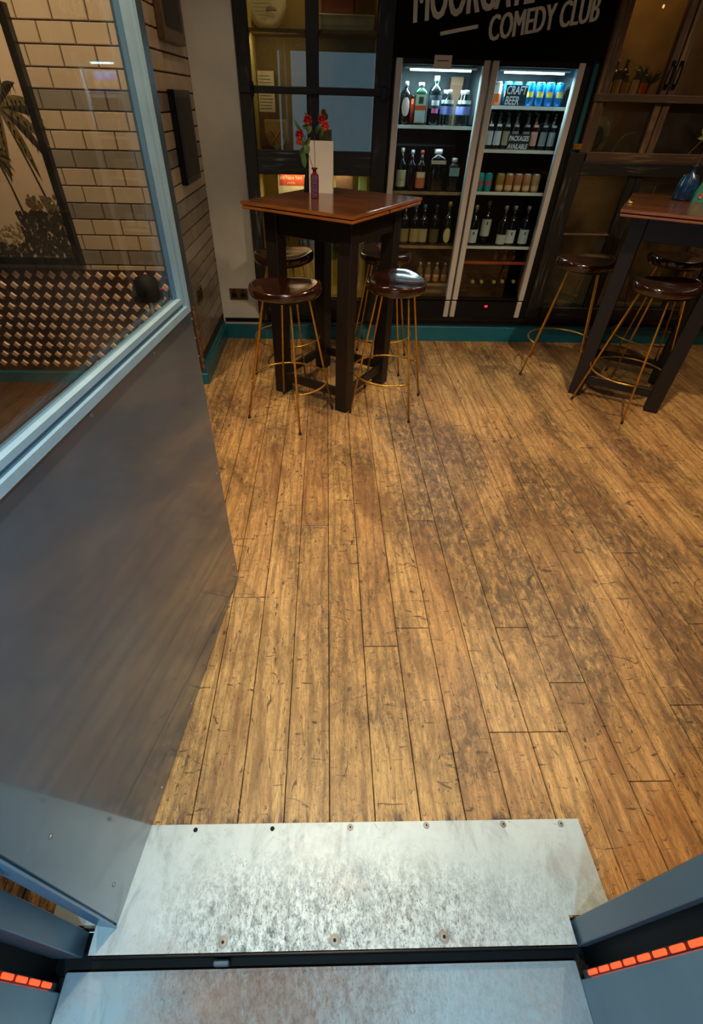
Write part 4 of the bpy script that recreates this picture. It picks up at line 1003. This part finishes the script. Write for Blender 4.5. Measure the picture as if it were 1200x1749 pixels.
# ------------------------------------------------------------------ stools
SP = {}
def stool(loc, rz, seat_rz, label):
    o = empty('bar_stool', (*loc, 0), rz, label, 'stool', 'brass legged bar stools')
    def part(nm, mat_, build, rot=0, smooth=True):
        if nm not in SP:
            bm = bmesh.new(); build(bm); q = mk(nm.split('#')[0], bm, mat_, o, smooth); SP[nm] = q.data
        else: q = bpy.data.objects.new(nm.split('#')[0], SP[nm]); link(q, o)
        q.rotation_euler = (0, 0, rot); return q
    def seat(bm):
        A, Bb = .195, .168; n = 40; rows = []
        prof = [(0.001, .745, 1), (.25, .745, 1), (.5, .748, 1), (.72, .754, 1), (.86, .762, 1), (.94, .764, .8), (.985, .758, .4), (1.0, .745, 0), (.99, .728, 0), (.95, .714, 0), (.85, .708, 0), (.5, .706, 0), (.001, .706, 0)]
        for r, z, w in prof:
            ring = []
            for i in range(n):
                t = 2*PI*i/n; sad = w*(.012*math.cos(2*t)*r*r + .005*math.cos(t)*r)
                ring.append(bm.verts.new((A*r*math.cos(t), Bb*r*math.sin(t)*(1-.05*math.cos(t)), z+sad)))
            rows.append(ring)
        for a, b in zip(rows, rows[1:]):
            for i in range(n): bm.faces.new((a[i], a[(i+1) % n], b[(i+1) % n], b[i]))
    part('seat', 'seat', seat, seat_rz-rz)
    R0, R1 = .268, .125; zt = .708
    for k in range(4):
        part('leg', 'gold', lambda bm: tube(bm, [(R1-.02, 0, zt+.0), (R1, 0, zt-.004), (R1+.004, 0, zt-.03), (R0, 0, .006)], .0062, 8), k*PI/2)
        q = part('foot_cap', 'rubber', lambda bm: tube(bm, [(R0-.001, 0, .016), (R0+.0005, 0, 0.0)], .0085, 8), k*PI/2)
    rr = R0+(R1-R0)*(.235/zt)+.007
    part('foot_ring', 'gold', lambda bm: tube(bm, [(rr*math.cos(PI/2+1.5*PI*i/30), rr*math.sin(PI/2+1.5*PI*i/30), .235) for i in range(31)], .0055, 8))
    part('mounting_plate', 'blackgloss', lambda bm: lathe(bm, [(.14, .700), (.14, .707)], 24))
    return o
def ang(cx, cy, fx, fy): return math.atan2(fy-cy, fx-cx)
stool((-.217, 2.70), ang(-.217, 2.70, -.483, 2.633), 0.0, 'brass legged stool in front of the left table, nearest the door')
stool((.395, 2.835), ang(.395, 2.835, .521, 2.592), 1.35, 'brass legged stool right of the front leg of the left table')
stool((-.27, 3.40), .5, .3, 'stool behind the left table, in front of the white wall')
stool((.39, 3.49), .55, 1.9, 'stool behind the left table, in front of the left cooler')
stool((1.70, 3.38), ang(1.70, 3.38, 1.43, 3.30), .1, 'stool behind the left leg of the right table, beside the coolers')
stool((1.945, 2.86), ang(1.945, 2.86, 1.868, 2.571), .0, 'stool in front of the right table, nearest the camera')
stool((2.38, 3.50), .4, -.2, 'shadowed stool behind the right table')

# ------------------------------------------------------------------ table items
T = 1.093
M['redglass'] = plain('dark red pressed glass', (92, 24, 34), 0.12, 0.0, var=0.4, scale=90, coat=.6, bump=.5)
v = empty('bottle_vase', (-.062, 3.10, T), label='small dark red glass bottle vase holding red flowers on the left table', cat='vase'); v.scale = (1, 1, 1.17)
bm = bmesh.new(); prof = [(.0205, 0), (.0225, .003), (.0225, .087), (.018, .092), (.0105, .096), (.0095, .106), (.016, .109), (.016, .115), (.0095, .115), (.0085, .10)]
lathe(bm, prof, 20)
for q in bm.verts:
    if q.co.z < .093:
        a = math.atan2(q.co.y, q.co.x); k = min(1.3, 1/max(abs(math.cos(a)), abs(math.sin(a)))); q.co.x *= k*.95; q.co.y *= k*.95
mk('body', bm, 'redglass', v)
bm = bmesh.new()
for i in range(5):
    for j in range(3): box(bm, -.015+j*.0115, -.0232, .012+i*.014, -.009+j*.0115, -.0214, .020+i*.014)
mk('raised_pattern', bm, 'redglass', v)
fl = empty('red_flowers', (-.062, 3.10, T), label='sprig of red artificial flowers with green leaves in the bottle vase', cat='flowers')
bm = bmesh.new()
S1 = [(0, 0, .10), (.002, .004, .17), (.0, .008, .25), (-.02, .01, .33)]; S2 = [(0, 0, .10), (-.018, .0, .16), (-.045, .0, .22), (-.052, 0, .26)]; S3 = [(.0, .008, .25), (.02, .01, .30), (.05, .01, .335)]
for s in (S1, S2, S3): tube(bm, s, .0016, 5)
mk('stem', bm, 'stem', fl)
def flower(c, R, m_, n=7):
    bm = bmesh.new(); c = Vector(c)
    for ring, rr, up in ((n, R, .2), (n-2, R*.65, .9)):
        for i in range(ring):
            a = 2*PI*i/ring+ring; d = Vector((math.cos(a), -.5, math.sin(a)))
            leaf_bm(bm, c, c+Vector((math.cos(a)*rr, -up*rr*.8, math.sin(a)*rr)), rr*.42, rr*.15, 4)
    lathe(bm, [(.001, -.004), (.005, 0), (.001, .004)], 8, c=tuple(c+Vector((0, -R*.4, 0))))
    mk('blossom', bm, m_, fl)
flower((-.032, 0, .325), .024, 'petal'); flower((.040, 0, .330), .022, 'petal'); flower((.056, -.01, .305), .022, 'petalo'); flower((-.074, 0, .268), .024, 'petal'); flower((-.08, 0, .238), .016, 'petalo')
bm = bmesh.new()
for b, t, w in (((-.02, 0, .31), (-.03, -.01, .27), .012), ((-.045, 0, .22), (-.075, 0, .18), .018), ((-.045, 0, .24), (-.03, -.01, .19), .016), ((-.05, 0, .26), (-.105, 0, .33), .008), ((-.06, 0, .2), (-.05, 0, .13), .014),
                ((.01, 0, .27), (.02, -.01, .31), .009), ((-.02, 0, .3), (-.06, 0, .30), .012), ((.04, 0, .31), (.035, 0, .26), .012), ((-.05, 0, .22), (-.02, -.01, .26), .012)):
    leaf_bm(bm, b, t, w, .006)
mk('leaves', bm, 'leaf', fl)
mc = empty('menu_card', (-.03, 3.285, T), math.radians(-8), 'upright white menu card behind the red bottle vase', 'menu')
bm = bmesh.new(); box(bm, -.068, 0, 0, .068, .0012, .236); mk('front_leaf', bm, 'card', mc)
bm = bmesh.new(); box(bm, -.068, .04, 0, .068, .0412, .236)
for q in bm.verts: q.co.y -= .038*(q.co.z/.236)
mk('back_leaf', bm, 'card', mc)
gv = empty('bud_vase', (-.112, 3.33, T), label='slim dark glass bud vase left of the white menu card', cat='vase')
bm = bmesh.new(); lathe(bm, [(.016, 0), (.018, .01), (.014, .06), (.008, .1), (.007, .14), (.011, .15), (.008, .15)], 14); mk('body', bm, cm((22, 30, 30), .15), gv, True)
bm = bmesh.new(); tube(bm, [(0, 0, .12), (-.01, 0, .2), (-.004, 0, .26)], .0018, 5); leaf_bm(bm, (-.01, 0, .2), (-.03, 0, .25), .01, .004); leaf_bm(bm, (-.008, 0, .18), (.012, -.01, .22), .01, .004); mk('sprig', bm, 'leaf', gv)
# right table
M['bluevase'] = plain('dark blue pressed glass', (20, 52, 84), 0.15, var=0.5, scale=70, coat=.5, bump=.5)
bv = empty('bottle_vase', (2.12, 3.33, T), label='dark blue glass vase on the right table', cat='vase')
bm = bmesh.new(); lathe(bm, [(.05, 0), (.056, .006), (.05, .07), (.036, .12), (.012, .13), (.011, .155), (.018, .16), (.018, .168), (.01, .166)], 18); mk('body', bm, 'bluevase', bv, True)
bm = bmesh.new()
for a in range(9):
    t = a*2*PI/9; tube(bm, [(.055*math.cos(t), .055*math.sin(t), .01), (.0505*math.cos(t), .0505*math.sin(t), .07), (.037*math.cos(t), .037*math.sin(t), .12)], .003, 5)
mk('raised_ribs', bm, 'bluevase', bv)
f2 = empty('pink_flower', (2.12, 3.33, T), label='single pale pink bud with green leaves in the dark blue vase', cat='flower')
bm = bmesh.new(); tube(bm, [(0, 0, .13), (.006, 0, .2), (.012, 0, .27), (-.002, 0, .30), (.02, 0, .34)], .0022, 5); tube(bm, [(-.002, 0, .30), (-.04, 0, .26), (-.075, 0, .21)], .0016, 5); mk('stem', bm, 'stem', f2)
bm = bmesh.new()
for b, t, w in (((-.004, 0, .30), (-.05, 0, .325), .014), ((-.004, 0, .30), (-.055, 0, .285), .012), ((0, 0, .3), (.03, 0, .33), .01), ((-.01, 0, .3), (-.03, -.01, .35), .009)): leaf_bm(bm, b, t, w, .004)
mk('leaves', bm, 'leafpale', f2)
bm = bmesh.new()
for i in range(6):
    a = i*PI/3; leaf_bm(bm, (.02, 0, .335), (.028+.014*math.cos(a), .014*math.sin(a), .385), .010, .003)
mk('bud', bm, cm((196, 96, 90), .5), f2)
M['floral'] = plain('teal green cloth', (52, 130, 116), 0.7, var=0.3, scale=25)
pv = empty('floral_holder', (2.225, 3.28, T), label='teal and pink floral menu holder at the right picture edge', cat='menu holder')
bm = bmesh.new()
prof2 = [(-.075, 0), (-.07, .04), (-.05, .09), (-.045, .13), (-.02, .19), (.02, .25), (.1, .27), (.11, 0)]
a = [bm.verts.new((x, -.012, z)) for x, z in prof2]; b = [bm.verts.new((x, .012, z)) for x, z in prof2]
for i in range(8): bm.faces.new((a[i], a[(i+1) % 8], b[(i+1) % 8], b[i]))
bm.faces.new(a); bm.faces.new(b); mk('body', bm, 'floral', pv)
for (x, z, r, c) in ((-.045, .03, .016, (216, 120, 100)), (.0, .1, .03, (214, 136, 130)), (.03, .05, .02, (96, 190, 150)), (.0, .17, .018, (40, 100, 120)), (.05, .19, .026, (150, 170, 110))):
    bm = bmesh.new()
    for i in range(6):
        t = i*PI/3; leaf_bm(bm, (x, -.0125, z), (x+r*math.cos(t), -.0165, z+r*math.sin(t)), r*.4, .002, 4)
    mk('flower_motif', bm, cm(c, .7), pv)
M['brasslight'] = cm((206, 170, 100), .4, .5)
o = empty('bottle_opener', (1.73, 3.17, T), label='small brass bottle opener lying near the corner of the right table', cat='opener')
bm = bmesh.new(); tube(bm, [(0, 0, .004), (.012, .03, .004), (.02, .06, .004)], .0035, 8); mk('handle', bm, 'brasslight', o)
bm = bmesh.new(); tube(bm, [(-.004+.01*math.cos(t*PI/6), -.008+.01*math.sin(t*PI/6), .004) for t in range(12)], .003, 6, closed=True); mk('loop', bm, 'brasslight', o)

# ------------------------------------------------------------------ black chair glimpsed through the door glass
ch = empty('swivel_chair', (-.955, 2.72, 0), .1, 'black round backed chair on a chrome stem seen through the door glass', 'chair')
bm = bmesh.new(); pts = [(-.075, 0), (-.078, .06), (-.06, .115), (-.02, .135), (.025, .135), (.06, .115), (.078, .06), (.075, 0)]
a = [bm.verts.new((x, -.025, z)) for x, z in pts]; b = [bm.verts.new((x, .025, z)) for x, z in pts]
for i in range(8): bm.faces.new((a[i], a[(i+1) % 8], b[(i+1) % 8], b[i]))
bm.faces.new(a); bm.faces.new(b); bmesh.ops.bevel(bm, geom=list(bm.edges), offset=.01, segments=2, affect='EDGES')
mk('backrest', bm, 'black', ch, True, loc=(0, 0, .655))
M['chrome'] = plain('chrome stem', (176, 184, 190), .2, .9, var=.05)
bm = bmesh.new(); tube(bm, [(0, 0, .02), (0, 0, .665)], .014, 12); mk('stem', bm, 'chrome', ch)
bm = bmesh.new(); lathe(bm, [(.15, 0), (.15, .008), (.03, .02), (.02, .04)], 24); mk('base', bm, 'chrome', ch)
bm = bmesh.new(); lathe(bm, [(.001, .40), (.09, .40), (.1, .42), (.1, .44), (.09, .455), (.001, .45)], 24, cap=False); mk('seat', bm, 'black', ch, True)

# ------------------------------------------------------------------ ceiling fittings and fairy lights
for i, (x, y, e) in enumerate(DOWNLIGHTS_AND_FILLS):
    o = empty('ceiling_downlight_or_fill', (x, y, CEIL), 0, ['ceiling downlight over the tiled corner', 'ceiling downlight before the right table', 'ceiling downlight over the middle of the floor', 'added fill light above the right table, brightening the brown cabinet', 'added fill light brightening the white wall'][i], 'ceiling light', 'warm ceiling downlights')
    bm = bmesh.new(); lathe(bm, [(.055, 0), (.055, -.006), (.042, -.008), (.04, 0)], 20, cap=False); mk('trim_ring', bm, 'blackgloss', o)
    bm = bmesh.new(); lathe(bm, [(.03, -.002), (.028, -.004)], 16); mk('lens', bm, 'warmdisc', o)
for i, (x, y_) in enumerate(((-.36, -.55), (.19, -.55), (-.57, -5.0), (.30, -5.0))):
    o = empty('entrance_downlight', (x, y_, 2.26), 0, '%s cool downlight under the entrance soffit' % ('near left', 'near right', 'far left', 'far right')[i], 'ceiling light', 'cool entrance downlights')
    bm = bmesh.new(); lathe(bm, [(.07, 0), (.07, -.008), (.05, -.01), (.05, 0)], 20, cap=False); mk('trim_ring', bm, 'blackgloss', o)
    bm = bmesh.new(); lathe(bm, [(.05, -.002), (.045, -.005)], 16); mk('lens', bm, 'cooldisc', o)
o = empty('string_lights', (.9, .7, 2.4), 0, 'string of warm fairy bulbs along the front wall', 'string lights')
bm = bmesh.new(); P_ = [(t*.1, .03*math.sin(t*.9), -.13*math.sin(t*PI/6)**2) for t in range(27)]; tube(bm, P_, .002, 5); mk('cable', bm, 'black', o)
bd = None
for p in P_:
    if bd is None:
        bm = bmesh.new(); lathe(bm, [(.003, 0), (.009, -.01), (.010, -.018), (.003, -.028)], 8); q = mk('bulb', bm, 'bulb', o); bd = q.data
    else: q = bpy.data.objects.new('bulb', bd); link(q, o)
    q.location = p
